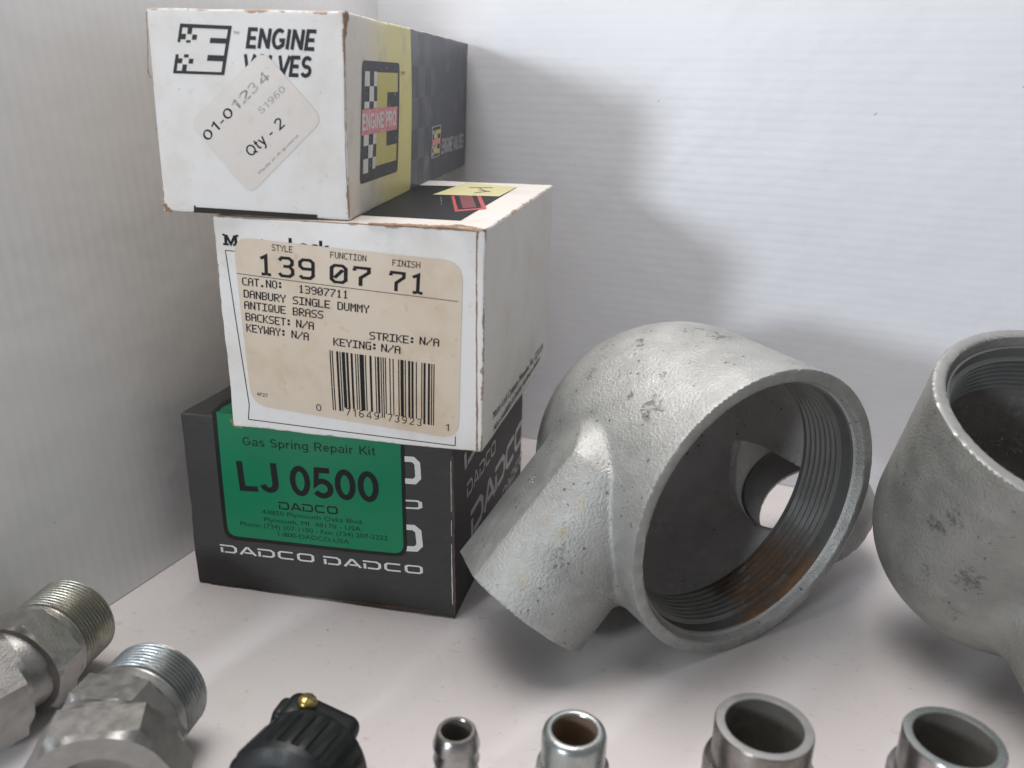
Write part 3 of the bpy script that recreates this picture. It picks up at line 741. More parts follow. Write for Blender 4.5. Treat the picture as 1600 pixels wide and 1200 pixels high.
class Carton:
    def __init__(s, key, bulge):
        s.c = {k: Vector(v) for k, v in BOXES[key].items()}
        s.key = key
        s.bulge = bulge

    def tri(s, x, y, z):
        c = s.c
        b = (c['FLb'] * (1 - x) + c['FRb'] * x) * (1 - y) + (c['BLb'] * (1 - x) + c['BRb'] * x) * y
        t_ = (c['FLt'] * (1 - x) + c['FRt'] * x) * (1 - y) + (c['BLt'] * (1 - x) + c['BRt'] * x) * y
        return b * (1 - z) + t_ * z

    def nrm(s, f):
        k = [s.c[n] for n in FACE[f]]
        return (k[1] - k[0]).cross(k[3] - k[0]).normalized()

    def puff(s, f, u, v):
        u, v = min(max(u, 0), 1), min(max(v, 0), 1)
        b = s.bulge.get(f, 0)
        m = math.sin(math.pi * u) * math.sin(math.pi * v)
        return b * m + .25 * b * math.sin(5.1 * u + 2.0 * s.key) * math.sin(4.3 * v + 1.1 * s.key) * m

    def at(s, f, U, V_, off):
        w, h = DIMS[(s.key, f)]
        u, v = U / w, V_ / h
        k = [s.c[n] for n in FACE[f]]
        p = k[0] * ((1 - u) * (1 - v)) + k[1] * (u * (1 - v)) + k[2] * (u * v) + k[3] * ((1 - u) * v)
        return p + s.nrm(f) * (off + s.puff(f, u, v))

    def body(s, name, mats, root, r=.07):
        w, h = DIMS[(s.key, 'F')]
        d = DIMS[(s.key, 'R')][0]
        dims = (w, d, h)
        def loops(L):
            e = [0, .02, .045, r, r * 1.7, r * 2.8, r * 4.5]
            n = max(6, int(L / .45))
            m = [e[-1] + (L - 2 * e[-1]) * i / n for i in range(1, n)]
            return e + m + [L - q for q in reversed(e)]
        Ls = [loops(q) for q in dims]
        idx, V, E = {}, [], []
        def vert(p):
            k = tuple(round(q, 4) for q in p)
            if k in idx:
                return idx[k]
            q = [min(max(p[i], r), dims[i] - r) for i in range(3)]
            dv = Vector([p[i] - q[i] for i in range(3)])
            pr = Vector(q) + (dv.normalized() * r if dv.length > 1e-9 else dv)
            ds = sorted(min(p[i], dims[i] - p[i]) for i in range(3))
            x, y, z = pr[0] / w, pr[1] / d, pr[2] / h
            P = s.tri(x, y, z)
            for f, on, a, b in (('F', p[1] == 0, x, z), ('R', p[0] == w, y, z), ('T', p[2] == h, x, y)):
                if on:
                    P = P + s.nrm(f) * s.puff(f, a, b)
            fall = max(0.0, 1 - ds[1] / .24)
            if fall > 0:
                q3 = P * .55 + Vector((s.key * 7.1, 0, 0))
                P = P + noise.noise_vector(q3) * (.035 * fall) + noise.noise_vector(P * 2.1) * (.018 * fall)
            idx[k] = len(V)
            V.append(P)
            E.append(ds[1])
            return idx[k]
        F, SL, UVs = [], [], []
        def face(ax, val, slot, uv):
            A, B = [i for i in range(3) if i != ax]
            for i in range(len(Ls[A]) - 1):
                for j in range(len(Ls[B]) - 1):
                    q = []
                    us = []
                    for di, dj in ((0, 0), (1, 0), (1, 1), (0, 1)):
                        p = [0, 0, 0]
                        p[ax], p[A], p[B] = val, Ls[A][i + di], Ls[B][j + dj]
                        q.append(vert(p))
                        us.append((p[A] / dims[A], p[B] / dims[B]))
                    flip = (ax in (0, 2)) == (val == 0)
                    if ax == 1:
                        flip = val != 0
                    if flip:
                        q.reverse()
                        us.reverse()
                    F.append(tuple(q))
                    SL.append(slot)
                    UVs.append(us)
        face(1, 0, 0, None)
        face(0, w, 1, None)
        face(2, h, 2, None)
        face(1, d, 3, None)
        face(0, 0, 3, None)
        face(2, 0, 3, None)
        loc = root.location / S
        me = mesh(name, [p - loc for p in V], F, mats, True, None, SL)
        uvl = me.uv_layers.new(name='UVMap')
        k = 0
        for us in UVs:
            for a in us:
                uvl.data[k].uv = a
                k += 1
        at = me.attributes.new('edge', 'FLOAT', 'POINT')
        at.data.foreach_set('value', E)
        return part(name, me, root)


# --- lettering: 5x7 dot-matrix bitmaps and ribbon strokes
DOT = {
 'A': '01110 10001 10001 11111 10001 10001 10001', 'B': '11110 10001 10001 11110 10001 10001 11110', 'C': '01111 10000 10000 10000 10000 10000 01111',
 'D': '11110 10001 10001 10001 10001 10001 11110', 'E': '11111 10000 10000 11110 10000 10000 11111', 'F': '11111 10000 10000 11110 10000 10000 10000',
 'G': '01111 10000 10000 10011 10001 10001 01111', 'H': '10001 10001 10001 11111 10001 10001 10001', 'I': '11111 00100 00100 00100 00100 00100 11111',
 'K': '10001 10010 10100 11000 10100 10010 10001', 'L': '10000 10000 10000 10000 10000 10000 11111', 'M': '10001 11011 10101 10101 10001 10001 10001',
 'N': '10001 11001 11001 10101 10011 10011 10001', 'O': '01110 10001 10001 10001 10001 10001 01110', 'Q': '01110 10001 10001 10001 10101 10010 01101',
 'R': '11110 10001 10001 11110 10100 10010 10001', 'S': '01111 10000 10000 01110 00001 00001 11110', 'T': '11111 00100 00100 00100 00100 00100 00100',
 'U': '10001 10001 10001 10001 10001 10001 01110', 'W': '10001 10001 10001 10101 10101 11011 10001', 'Y': '10001 10001 01010 00100 00100 00100 00100',
 '0': '01110 10001 10011 10101 11001 10001 01110', '1': '00100 01100 00100 00100 00100 00100 01110', '3': '11110 00001 00001 01110 00001 00001 11110',
 '7': '11111 00001 00010 00100 00100 01000 01000', '9': '01110 10001 10001 01111 00001 00001 01110', '4': '00010 00110 01010 10010 11111 00010 00010',
 '2': '01110 10001 00001 00110 01000 10000 11111', '/': '00001 00001 00010 00100 01000 10000 10000', '.': '00000 00000 00000 00000 00000 01100 01100',
 ':': '00000 01100 01100 00000 01100 01100 00000', ' ': '00000 00000 00000 00000 00000 00000 00000'}


def dot_text(text, bold):
    """list of quads in units of cap height 1, advance from 0"""
    quads = []
    px = 1 / 7.0
    sx = px * .92
    fat = .34 if bold else .10
    for n, ch in enumerate(text):
        rows = DOT.get(ch, DOT[' ']).split()
        ox = n * 6 * sx
        for r, row in enumerate(rows):
            y1 = 1 - r * px
            x = 0
            while x < 5:
                if row[x] == '1':
                    x2 = x
                    while x2 < 5 and row[x2] == '1':
                        x2 += 1
                    quads.append([(ox + (x - fat * .5) * sx, y1 - px), (ox + (x2 + fat * .5) * sx, y1 - px), (ox + (x2 + fat * .5) * sx, y1), (ox + (x - fat * .5) * sx, y1)])
                    x = x2
                else:
                    x += 1
    return quads, len(text) * 6 * sx - sx


def ribbon(pts, wd, closed=False):
    """mitred ribbon along a polyline -> quads"""
    n = len(pts)
    L, Rr = [], []
    for i in range(n):
        a = Vector(pts[i - 1]) if (i > 0 or closed) else None
        p = Vector(pts[i])
        b = Vector(pts[(i + 1) % n]) if (i < n - 1 or closed) else None
        d1 = (p - a).normalized() if a is not None else None
        d2 = (b - p).normalized() if b is not None else None
        d1 = d1 or d2
        d2 = d2 or d1
        n1, n2 = Vector((-d1[1], d1[0])), Vector((-d2[1], d2[0]))
        m = (n1 + n2).normalized()
        k = min(wd / 2 / max(m.dot(n1), .35), wd * 1.2)
        L.append(p + m * k)
        Rr.append(p - m * k)
    out = []
    for i in range(n if closed else n - 1):
        j = (i + 1) % n
        out.append([tuple(Rr[i]), tuple(Rr[j]), tuple(L[j]), tuple(L[i])])
    return out


BIG = {'1': [[(.12, .80), (.34, .94), (.34, .0)], [(.14, .05), (.27, .05)], [(.41, .05), (.54, .05)]],
       '3': [[(.05, .80), (.16, .93), (.46, .93), (.58, .82), (.58, .64), (.46, .53), (.22, .53)], [(.50, .49), (.60, .38), (.60, .18), (.47, .06), (.15, .06), (.04, .18)]],
       '9': [[(.58, .50), (.18, .50), (.06, .62), (.06, .81), (.18, .93), (.47, .93), (.59, .81), (.59, .19), (.47, .06), (.16, .06), (.05, .16)]],
       '0': [[(.06, .2), (.06, .80), (.18, .93), (.47, .93), (.59, .80), (.59, .2), (.47, .07), (.18, .07)], [(.17, .28), (.48, .72)]],
       '7': [[(.03, .93), (.60, .93), (.60, .72), (.30, .42), (.30, .0)], [(.07, .87), (.07, .76)]]}
LOGO = {'D': [[(.02, .0), (.02, .62)], [(-.09, .90), (.80, .90), (1.0, .70), (1.0, .26), (.84, .09), (.20, .09)]],
        'A': [[(.0, .0), (.46, .90), (.56, .90), (1.06, .0)], [(.30, .26), (.84, .26)]],
        'C': [[(1.02, .90), (.20, .90), (.06, .74), (.06, .24), (.20, .09), (1.02, .09)]],
        'O': [[(.06, .24), (.06, .76), (.20, .90), (.90, .90), (1.04, .76), (1.04, .24), (.90, .09), (.20, .09)]]}


SLAB = {'M': [[(.16, 0), (.16, .96)], [(.20, .93), (.50, .12), (.80, .93)], [(.84, .96), (.84, 0)], [(-.04, .07), (.36, .07)], [(-.04, .93), (.12, .93)], [(.64, .07), (1.04, .07)], [(.88, .93), (1.04, .93)]]}


def arc(cx, cy, rx, ry, a0, a1, n=12):
    return [(cx + rx * math.cos(math.radians(a0 + (a1 - a0) * i / n)), cy + ry * math.sin(math.radians(a0 + (a1 - a0) * i / n))) for i in range(n + 1)]


# grotesque capitals, figures and the lower case that is needed: (strokes, advance); 'o' marks a closed stroke
HELV = {
 '0': ([arc(.31, .5, .24, .43, 0, 345, 23) + ['o']], .68), '1': ([[(.35, 0), (.35, 1)], [(.08, .76), (.20, .79), (.28, .88)]], .56),
 '2': ([arc(.31, .70, .24, .23, 170, -35, 12) + [(.07, .07), (.58, .07)]], .68), '3': ([arc(.30, .71, .22, .22, 160, -80, 12), arc(.30, .28, .25, .22, 80, -160, 14)], .68),
 '4': ([[(.46, 0), (.46, .93), (.06, .30), (.06, .25), (.38, .25)], [(.54, .25), (.64, .25)]], .70), '5': ([[(.56, .93), (.15, .93), (.10, .47)] + arc(.30, .31, .26, .25, 130, -150, 14)], .68),
 '6': ([arc(.31, .30, .24, .24, 0, 345, 20) + ['o'], arc(.37, .50, .30, .43, 180, 62, 10)], .68), '7': ([[(.06, .93), (.58, .93), (.24, 0)]], .66),
 '9': ([arc(.31, .68, .24, .25, 0, 345, 20) + ['o'], arc(.25, .50, .30, .43, 0, -118, 10)], .68), '8': ([arc(.31, .72, .21, .21, 0, 345, 18) + ['o'], arc(.31, .27, .25, .21, 0, 345, 18) + ['o']], .68),
 '-': ([[(.02, .34), (.32, .34)]], .40), ' ': ([], .34),
 'A': ([[(.06, 0), (.34, .93), (.40, .93), (.68, 0)], [(.22, .28), (.52, .28)]], .78), 'E': ([[(.58, .93), (.10, .93), (.10, .07), (.60, .07)], [(.18, .50), (.54, .50)]], .68),
 'G': ([arc(.40, .50, .31, .43, 48, 300, 20) + [(.68, .22), (.68, .44), (.44, .44)]], .82), 'I': ([[(.12, 0), (.12, 1)]], .30),
 'J': ([[(.44, 1), (.44, .30)] + arc(.25, .28, .19, .21, 0, -170, 10)], .58), 'K': ([[(.10, 0), (.10, 1)], [(.62, 1), (.18, .44)], [(.32, .56), (.66, 0)]], .72),
 'L': ([[(.10, 1), (.10, .07), (.56, .07)]], .62), 'N': ([[(.10, 0), (.10, 1)], [(.12, .93), (.60, .07)], [(.62, 1), (.62, 0)]], .78),
 'O': ([arc(.40, .5, .32, .43, 0, 345, 23) + ['o']], .84), 'P': ([[(.10, 0), (.10, .93), (.40, .93)] + arc(.40, .70, .21, .23, 80, -80, 10) + [(.18, .47)]], .68),
 'Q': ([arc(.40, .5, .32, .43, 0, 345, 23) + ['o'], [(.46, .24), (.72, -.02)]], .84), 'R': ([[(.10, 0), (.10, .93), (.40, .93)] + arc(.40, .70, .21, .23, 80, -80, 10) + [(.18, .47)], [(.42, .42), (.62, 0)]], .74),
 'S': ([arc(.33, .71, .23, .22, 28, 262, 14) + arc(.33, .28, .25, .22, 82, -158, 14)], .70), 'V': ([[(.04, 1), (.33, .05), (.37, .05), (.66, 1)]], .72), 'T': ([[(.04, .93), (.64, .93)], [(.34, .86), (.34, 0)]], .68), 'M': ([[(.10, 0), (.10, .95), (.42, .10), (.74, .95), (.74, 0)]], .86),
 'a': ([[(.08, .55)] + arc(.27, .50, .18, .17, 150, 0, 8) + [(.45, .0)], arc(.24, .20, .17, .14, 75, 320, 14)], .58), 's': ([arc(.25, .51, .16, .14, 30, 262, 10) + arc(.25, .21, .18, .15, 82, -155, 10)], .52),
 'p': ([[(.08, -.27), (.08, .72)], arc(.29, .35, .20, .29, 150, -150, 16)], .60), 'r': ([[(.08, 0), (.08, .72)], [(.14, .50), (.20, .62), (.34, .65)]], .40), 'i': ([[(.09, 0), (.09, .72)], [(.09, .86), (.09, 1)]], .24),
 'n': ([[(.08, 0), (.08, .72)], [(.14, .54)] + arc(.29, .48, .16, .17, 130, 0, 8) + [(.45, 0)]], .60), 'g': ([arc(.26, .36, .19, .28, 40, 320, 16), [(.47, .72), (.47, -.08)] + arc(.28, -.08, .19, .15, 0, -155, 10)], .60),
 'e': ([[(.10, .37), (.44, .37)] + arc(.27, .36, .20, .29, 10, 318, 18)], .58), 't': ([[(.14, .92), (.14, .16), (.20, .06), (.30, .06)], [(.01, .65), (.09, .65)], [(.20, .65), (.30, .65)]], .36), 'y': ([[(.04, .72), (.26, .06)], [(.46, .72), (.22, -.16), (.14, -.24), (.05, -.23)]], .54)}


def helv_text(text, style):
    wd = {'sans': .125, 'bold': .185, 'cond': .20, 'condn': .20, 'mono': .11}[style]
    sh = .20 if style == 'cond' else 0
    quads, x = [], 0
    for ch in text:
        st_, adv = HELV[ch]
        for k, st in enumerate(st_):
            cl = st[-1] == 'o'
            pts = st[:-1] if cl else st
            for q in ribbon([(x + a + sh * b, b) for a, b in pts], wd, cl):
                quads.append([(a, b, k) for a, b in q])
        x += adv + (.22 if style == 'mono' else .02 if style.startswith('cond') else .05)
    x0 = min(p[0] for q in quads for p in q)
    x1 = max(p[0] for q in quads for p in q)
    return [[(a - x0, b, k) for a, b, k in q] for q in quads], x1 - x0


def stroke_text(text, style):
    quads, x = [], 0
    for n, ch in enumerate(text):
        if style == 'big':
            tab, wd, adv, sx = BIG, .145, .84, 1.0
        elif style == 'slabm':
            tab, wd, adv, sx = SLAB, .19, 1.2, 1.0
        elif style == 'logob':
            tab, wd, adv, sx = LOGO, .20, 1.22, 1.0
        else:
            tab, wd, adv, sx = LOGO, .18, 1.32, 1.0
        for k, st in enumerate(tab.get(ch, [])):
            cl = (ch == 'O' and style != 'big') or (ch == '0' and k == 0)
            for q in ribbon([((x + a) * sx, b) for a, b in st], wd, cl):
                quads.append([(a, b, k) for a, b in q])
        x += adv
    tot = {'slabm': 1.0, 'big': x - .84 + .66, 'logo': x - 1.32 + 1.06, 'logob': x - 1.22 + 1.06}[style]
    return quads, tot


def font_text(text, style):
    """filled outline text from the built-in font -> (verts, faces, width) with cap height 1"""
    cu = bpy.data.curves.new('type', 'FONT')
    cu.body = text
    cu.size = 1.0
    cu.resolution_u = 3
    cu.fill_mode = 'FRONT'
    if style in ('cond', 'condn'):
        cu.offset = .022
        cu.shear = .22 if style == 'cond' else .0
    elif style == 'bold':
        cu.offset = .022
    elif style == 'slab':
        cu.offset = .030
    elif style == 'mono':
        cu.space_character = 1.12
    ob = bpy.data.objects.new('type', cu)
    COL.objects.link(ob)
    dg = bpy.context.evaluated_depsgraph_get()
    dg.update()
    me = bpy.data.meshes.new_from_object(ob.evaluated_get(dg))
    vs = [(v.co.x, v.co.y) for v in me.vertices]
    fs = [tuple(p.vertices) for p in me.polygons]
    bpy.data.meshes.remove(me)
    bpy.data.objects.remove(ob)
    bpy.data.curves.remove(cu)
    cap = .729 if True else 1
    x0 = min(v[0] for v in vs)
    x1 = max(v[0] for v in vs)
    if style == 'slab':
        # thick bracket serifs on the stems of M, L and k
        pass
    return [((x - x0), y / cap) for x, y in vs], fs, x1 - x0


def round_poly(pts, frac):
    """round the corners of a polygon"""
    n = len(pts)
    out = []
    P = [Vector(p) for p in pts]
    fr = frac if isinstance(frac, tuple) else (frac,) * n
    per = min((P[i] - P[(i + 1) % n]).length for i in range(n))
    cor = []
    for i in range(n):
        a, p, b = P[i - 1], P[i], P[(i + 1) % n]
        rr = max(per * fr[i] * .5, 1e-5)
        out = []
        s0 = p + (a - p).normalized() * rr
        s1 = p + (b - p).normalized() * rr
        for k in range(7):
            t_ = k / 6
            out.append(s0 * (1 - t_) ** 2 + p * 2 * t_ * (1 - t_) + s1 * t_ ** 2)
        cor.append(out if fr[i] else [p])
    res = []
    for i in range(n):
        a, b = cor[i][-1], cor[(i + 1) % n][0]
        res += cor[i]
        m = max(1, int((b - a).length / .4))
        res += [a + (b - a) * (k / m) for k in range(1, m)]
    return [tuple(p) for p in res]


def grid_quad(pts, n=10):
    a, b, c_, d = [Vector(p) for p in pts]
    P = [[(a * (1 - i / n) + b * (i / n)) * (1 - j / n) + (d * (1 - i / n) + c_ * (i / n)) * (j / n) for i in range(n + 1)] for j in range(n + 1)]
    V = [tuple(P[j][i]) for j in range(n + 1) for i in range(n + 1)]
    F = [(j * (n + 1) + i, j * (n + 1) + i + 1, (j + 1) * (n + 1) + i + 1, (j + 1) * (n + 1) + i) for j in range(n) for i in range(n)]
    return V, F


def fan(poly, rings=8):
    """polygon as concentric rings so that it can follow a bulged face"""
    c0 = Vector((sum(p[0] for p in poly) / len(poly), sum(p[1] for p in poly) / len(poly)))
    n = len(poly)
    V = [tuple(c0)]
    for r in range(1, rings + 1):
        for p in poly:
            V.append(tuple(c0 + (Vector(p) - c0) * (r / rings)))
    F = [(0, 1 + i, 1 + (i + 1) % n) for i in range(n)]
    for r in range(rings - 1):
        a, b = 1 + r * n, 1 + (r + 1) * n
        F += [(a + i, b + i, b + (i + 1) % n, a + (i + 1) % n) for i in range(n)]
    return V, F


def ccw(f, V):
    s = 0
    for i in range(len(f)):
        a, b = V[f[i]], V[f[(i + 1) % len(f)]]
        s += a[0] * b[1] - b[0] * a[1]
    return f if s > 0 else tuple(reversed(f))


def lettering(carton, root):
    """collect the printed items of one carton into one mesh per part"""
    bins = {}
    sheets = []
    for g in GFX:
        kind, pname, b, f, lay, mat = g[:6]
        if b != carton.key:
            continue
        off = LAYER0 + LAYER * lay
        VF = []
        if kind == 'P':
            pts, rnd = g[6], g[7]
            big = max(abs(pts[0][0] - pts[2][0]), abs(pts[0][1] - pts[2][1])) > 1.0
            if rnd:
                v, fs = fan(round_poly(pts, rnd))
            elif len(pts) == 4 and big:
                v, fs = grid_quad(pts)
            else:
                v, fs = pts, [tuple(range(len(pts)))]
            VF.append((v, fs, 0))
        elif kind == 'W':
            v, fs = [], []
            pts = g[6]
            fine = []
            for i in range(len(pts) - 1):
                for k in range(7):
                    t_ = k / 7
                    fine.append([pts[i][q] * (1 - t_) + pts[i + 1][q] * t_ for q in range(3)])
            fine.append(list(pts[-1]))
            for i, p in enumerate(fine):
                q0 = fine[max(i - 1, 0)]
                q1 = fine[min(i + 1, len(fine) - 1)]
                d = Vector((q1[0] - q0[0], q1[1] - q0[1])).normalized()
                nn = Vector((-d[1], d[0]))
                w1 = p[2] * random.uniform(.3, .75)
                w2 = p[2] * random.uniform(.3, .75)
                v += [(p[0] + nn[0] * w1, p[1] + nn[1] * w1), (p[0] - nn[0] * w2, p[1] - nn[1] * w2)]
            fs = [(2 * i, 2 * i + 1, 2 * i + 3, 2 * i + 2) for i in range(len(fine) - 1)]
            VF.append((v, fs, 0))
        else:
            text, style, u0, v0, u1, v1, h = g[6:]
            d = Vector((u1 - u0, v1 - v0))
            Lw = d.length
            d.normalize()
            nn = Vector((-d[1], d[0]))
            place = lambda x, y, wd: (u0 + d[0] * x * Lw / wd + nn[0] * y * h, v0 + d[1] * x * Lw / wd + nn[1] * y * h)
            if style in ('dot', 'dotb'):
                qs, wd = dot_text(text, style == 'dotb')
                for q in qs:
                    VF.append(([place(a, c_, wd) for a, c_ in q], [(0, 1, 2, 3)], 0))
            elif style in ('big', 'logo', 'logob', 'slabm') or (style != 'slab' and h > .13 and all(ch in HELV for ch in text)):
                qs, wd = (stroke_text if style in ('big', 'logo', 'logob', 'slabm') else helv_text)(text, style)
                for q in qs:
                    VF.append(([place(a, c_, wd) for a, c_, k in q], [(0, 1, 2, 3)], q[0][2] * .0009))
            else:
                vs, fs, wd = font_text(text, style)
                VF.append(([place(a, c_, wd) for a, c_ in vs], fs, 0))
        key = pname
        B = bins.setdefault((key, f if key not in ('label',) else 'F'), {'V': [], 'F': [], 'S': [], 'M': []})
        if mat not in B['M']:
            B['M'].append(mat)
        sl = B['M'].index(mat)
        loc = root.location / S
        for v, fs, eo in VF:
            b0 = len(B['V'])
            B['V'] += [carton.at(f, p[0], p[1], off + eo) - loc for p in v]
            for q in fs:
                B['F'].append(tuple(i + b0 for i in ccw(q, v)))
                B['S'].append(sl)
    for (nm, f), B in bins.items():
        nm = nm.split('#')[0]
        part(nm, mesh(nm, B['V'], B['F'], B['M'], False, None, B['S']), root)


def carton(key, name, label, mats, bulge):
    c = Carton(key, bulge)
    base = (c.c['FLb'] + c.c['FRb'] + c.c['BRb'] + c.c['BLb']) / 4
    base.z = min(c.c[k].z for k in ('FLb', 'FRb', 'BRb', 'BLb'))
    root = thing(name, base, label, 'box')
    bpy.context.view_layer.update()
    c.body('carton', mats, root)
    lettering(c, root)
    return c, root


G = 'cartons stacked against the back sheet'
c3, r3 = carton(3, 'cardboard_box', 'charcoal cardboard box with a green label, bottom of the stack of three', ['carton_charcoal'] * 4, {'F': .10, 'R': .05, 'T': .02})
c2, r2 = carton(2, 'paper_carton', 'white carton with a stained cream barcode label, middle of the stack of three', ['carton_white', 'carton_cream', 'carton_cream', 'carton_under'], {'F': .09, 'R': .06, 'T': .02})
c1, r1 = carton(1, 'paper_carton', 'long carton with white end and yellow and dark side, topmost of the stack', ['carton_white', 'carton_printed_side', 'carton_white', 'carton_under'], {'F': .05, 'R': .05, 'T': .02})
for o in (r1, r2, r3):
    o['group'] = 'cartons stacked in the corner'


# ------------------------------------------------------------------ cast pipe fittings
def smin(a, b, k):
    h = np.clip(.5 + .5 * (b - a) / k, 0, 1)
    return b * (1 - h) + a * h - k * h * (1 - h)


def surface_nets(fn, lo, hi, step):
    """iso-surface of a signed distance as a quad mesh, vertices pulled onto the surface"""
    ns = [int((hi[i] - lo[i]) / step) + 1 for i in range(3)]
    ax = [lo[i] + step * np.arange(ns[i]) for i in range(3)]
    X, Y, Z = np.meshgrid(*ax, indexing='ij')
    D = fn(X, Y, Z).astype(np.float32)
    ins = D < 0
    n0, n1, n2 = ns
    acc = np.zeros((n0 - 1, n1 - 1, n2 - 1, 3), np.float32)
    cnt = np.zeros((n0 - 1, n1 - 1, n2 - 1), np.float32)
    offs = [(a, b, c) for a in (0, 1) for b in (0, 1) for c in (0, 1)]
    def sub(A, o):
        return A[o[0]:n0 - 1 + o[0], o[1]:n1 - 1 + o[1], o[2]:n2 - 1 + o[2]]
    for o in offs:
        for d in range(3):
            if o[d] == 0:
                p = list(o)
                p[d] = 1
                A, B = sub(D, o), sub(D, p)
                cross = (A < 0) != (B < 0)
                t_ = np.where(cross, A / np.where(cross, A - B, 1), 0)
                for q in range(3):
                    acc[..., q] += np.where(cross, o[q] + (t_ if q == d else 0), 0)
                cnt += cross
    act = cnt > 0
    ids = -np.ones(act.shape, np.int64)
    ids[act] = np.arange(act.sum())
    cell = np.argwhere(act)
    V = (cell + acc[act] / cnt[act][:, None]) * step + np.array(lo)
    Q = []
    for d in range(3):
        sl = [slice(1, -1)] * 3
        sl[d] = slice(0, -1)
        e = [1, 1, 1]
        a0 = ins[tuple(slice(1, n - 1) if q != d else slice(0, n - 1) for q, n in enumerate(ns))]
        a1 = ins[tuple(slice(1, n - 1) if q != d else slice(1, n) for q, n in enumerate(ns))]
        w = np.argwhere(a0 != a1)
        if not len(w):
            continue
        up = a0[tuple(w.T)]
        base = w.copy()
        for q in range(3):
            if q != d:
                base[:, q] += 1
        u_, v_ = [(1, 2), (2, 0), (0, 1)][d]
        def c(du, dv):
            b = base.copy()
            b[:, u_] += du
            b[:, v_] += dv
            return ids[b[:, 0], b[:, 1], b[:, 2]]
        q4 = np.stack([c(-1, -1), c(0, -1), c(0, 0), c(-1, 0)], 1)
        q4[~up] = q4[~up][:, ::-1]
        Q.append(q4)
    Q = np.concatenate(Q)
    for _ in range(3):
        h = step * .25
        d0 = fn(V[:, 0], V[:, 1], V[:, 2])
        g = np.stack([fn(V[:, 0] + h, V[:, 1], V[:, 2]) - d0, fn(V[:, 0], V[:, 1] + h, V[:, 2]) - d0, fn(V[:, 0], V[:, 1], V[:, 2] + h) - d0], 1) / h
        V = V - np.clip(g * (d0 / np.maximum((g * g).sum(1), .3))[:, None], -step * .4, step * .4)
    return V, Q


def tee_mesh(R, s0, ports, rp, mouth_wall, name, mats, step=.075, blend=.5, port_wall=.42, taper=4.6, fillet=True, flats=None):
    """x right, y depth from the mouth, z up; ports = [(end point, unit axis)]"""
    Ri = R - mouth_wall
    rb = rp - port_wall

    def outer(X, Y, Z):
        rad = np.sqrt(X * X + Z * Z)
        dome = np.sqrt(X * X + Z * Z + np.maximum(Y - s0, 0) ** 2) - R
        d = dome
        for e, a in ports:
            px, py, pz = X - e[0], Y - e[1], Z - e[2]
            t_ = px * a[0] + py * a[1] + pz * a[2]
            q = np.sqrt(np.maximum(px * px + py * py + pz * pz - t_ * t_, 1e-9))
            nose = np.maximum(-t_ - taper, 0) * .42
            cyl = np.maximum(np.maximum(q - rp + nose, t_), -t_ - 8.0)
            if flats and e[0] < 0:
                cyl = np.maximum(cyl, px * flats[0] + py * flats[1] + pz * flats[2] - rp * .885)
            low = np.clip((-1.0 - Z) / 2.2, 0, 1) if fillet else 1.0
            d = smin(d, cyl, .10 + (blend - .10) * low)
        return -smin(-d, Y, .07)

    def inner(X, Y, Z):
        rad = np.sqrt(X * X + Z * Z)
        cav = np.sqrt(X * X + Z * Z + np.maximum(Y - s0, 0) ** 2) - (R - .50)
        cav = np.maximum(cav, 2.05 - Y)
        mouth = np.maximum(rad - Ri, Y - 2.4)
        mouth = np.minimum(mouth, np.maximum(rad - (Ri + .16 - Y * .35), Y - .6))
        d = smin(cav, mouth, .05)
        for e, a in ports:
            px, py, pz = X - e[0], Y - e[1], Z - e[2]
            t_ = px * a[0] + py * a[1] + pz * a[2]
            q = np.sqrt(np.maximum(px * px + py * py + pz * pz - t_ * t_, 1e-9))
            d = smin(d, np.maximum(np.maximum(q - rb, t_ - .6), -t_ - 3.3), .25)
        return d

    def fn(X, Y, Z):
        return -smin(-outer(X, Y, Z), inner(X, Y, Z), .04)

    pts = [(R, 0, R), (-R, s0 + R, -R)]
    lo, hi = [-R, 0, -R], [R, s0 + R, R]
    for e, a in ports:
        for i in range(3):
            lo[i] = min(lo[i], e[i] - rp)
            hi[i] = max(hi[i], e[i] + rp)
    lo = [q - .31 for q in lo]
    hi = [q + .3 for q in hi]
    V, Q = surface_nets(fn, lo, hi, step)
    # inside faces take the dark bore material
    c = V[Q].mean(1)
    inn = inner(c[:, 0], c[:, 1], c[:, 2])
    out_ = outer(c[:, 0], c[:, 1], c[:, 2])
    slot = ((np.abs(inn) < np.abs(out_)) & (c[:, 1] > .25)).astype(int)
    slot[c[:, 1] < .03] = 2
    return mesh(name, V.tolist(), [tuple(int(i) for i in q) for q in Q], mats, True, 38, slot.tolist())


TOY = Matrix(((1, 0, 0), (0, 0, 1), (0, -1, 0)))     # lathe z -> tee +y (depth)


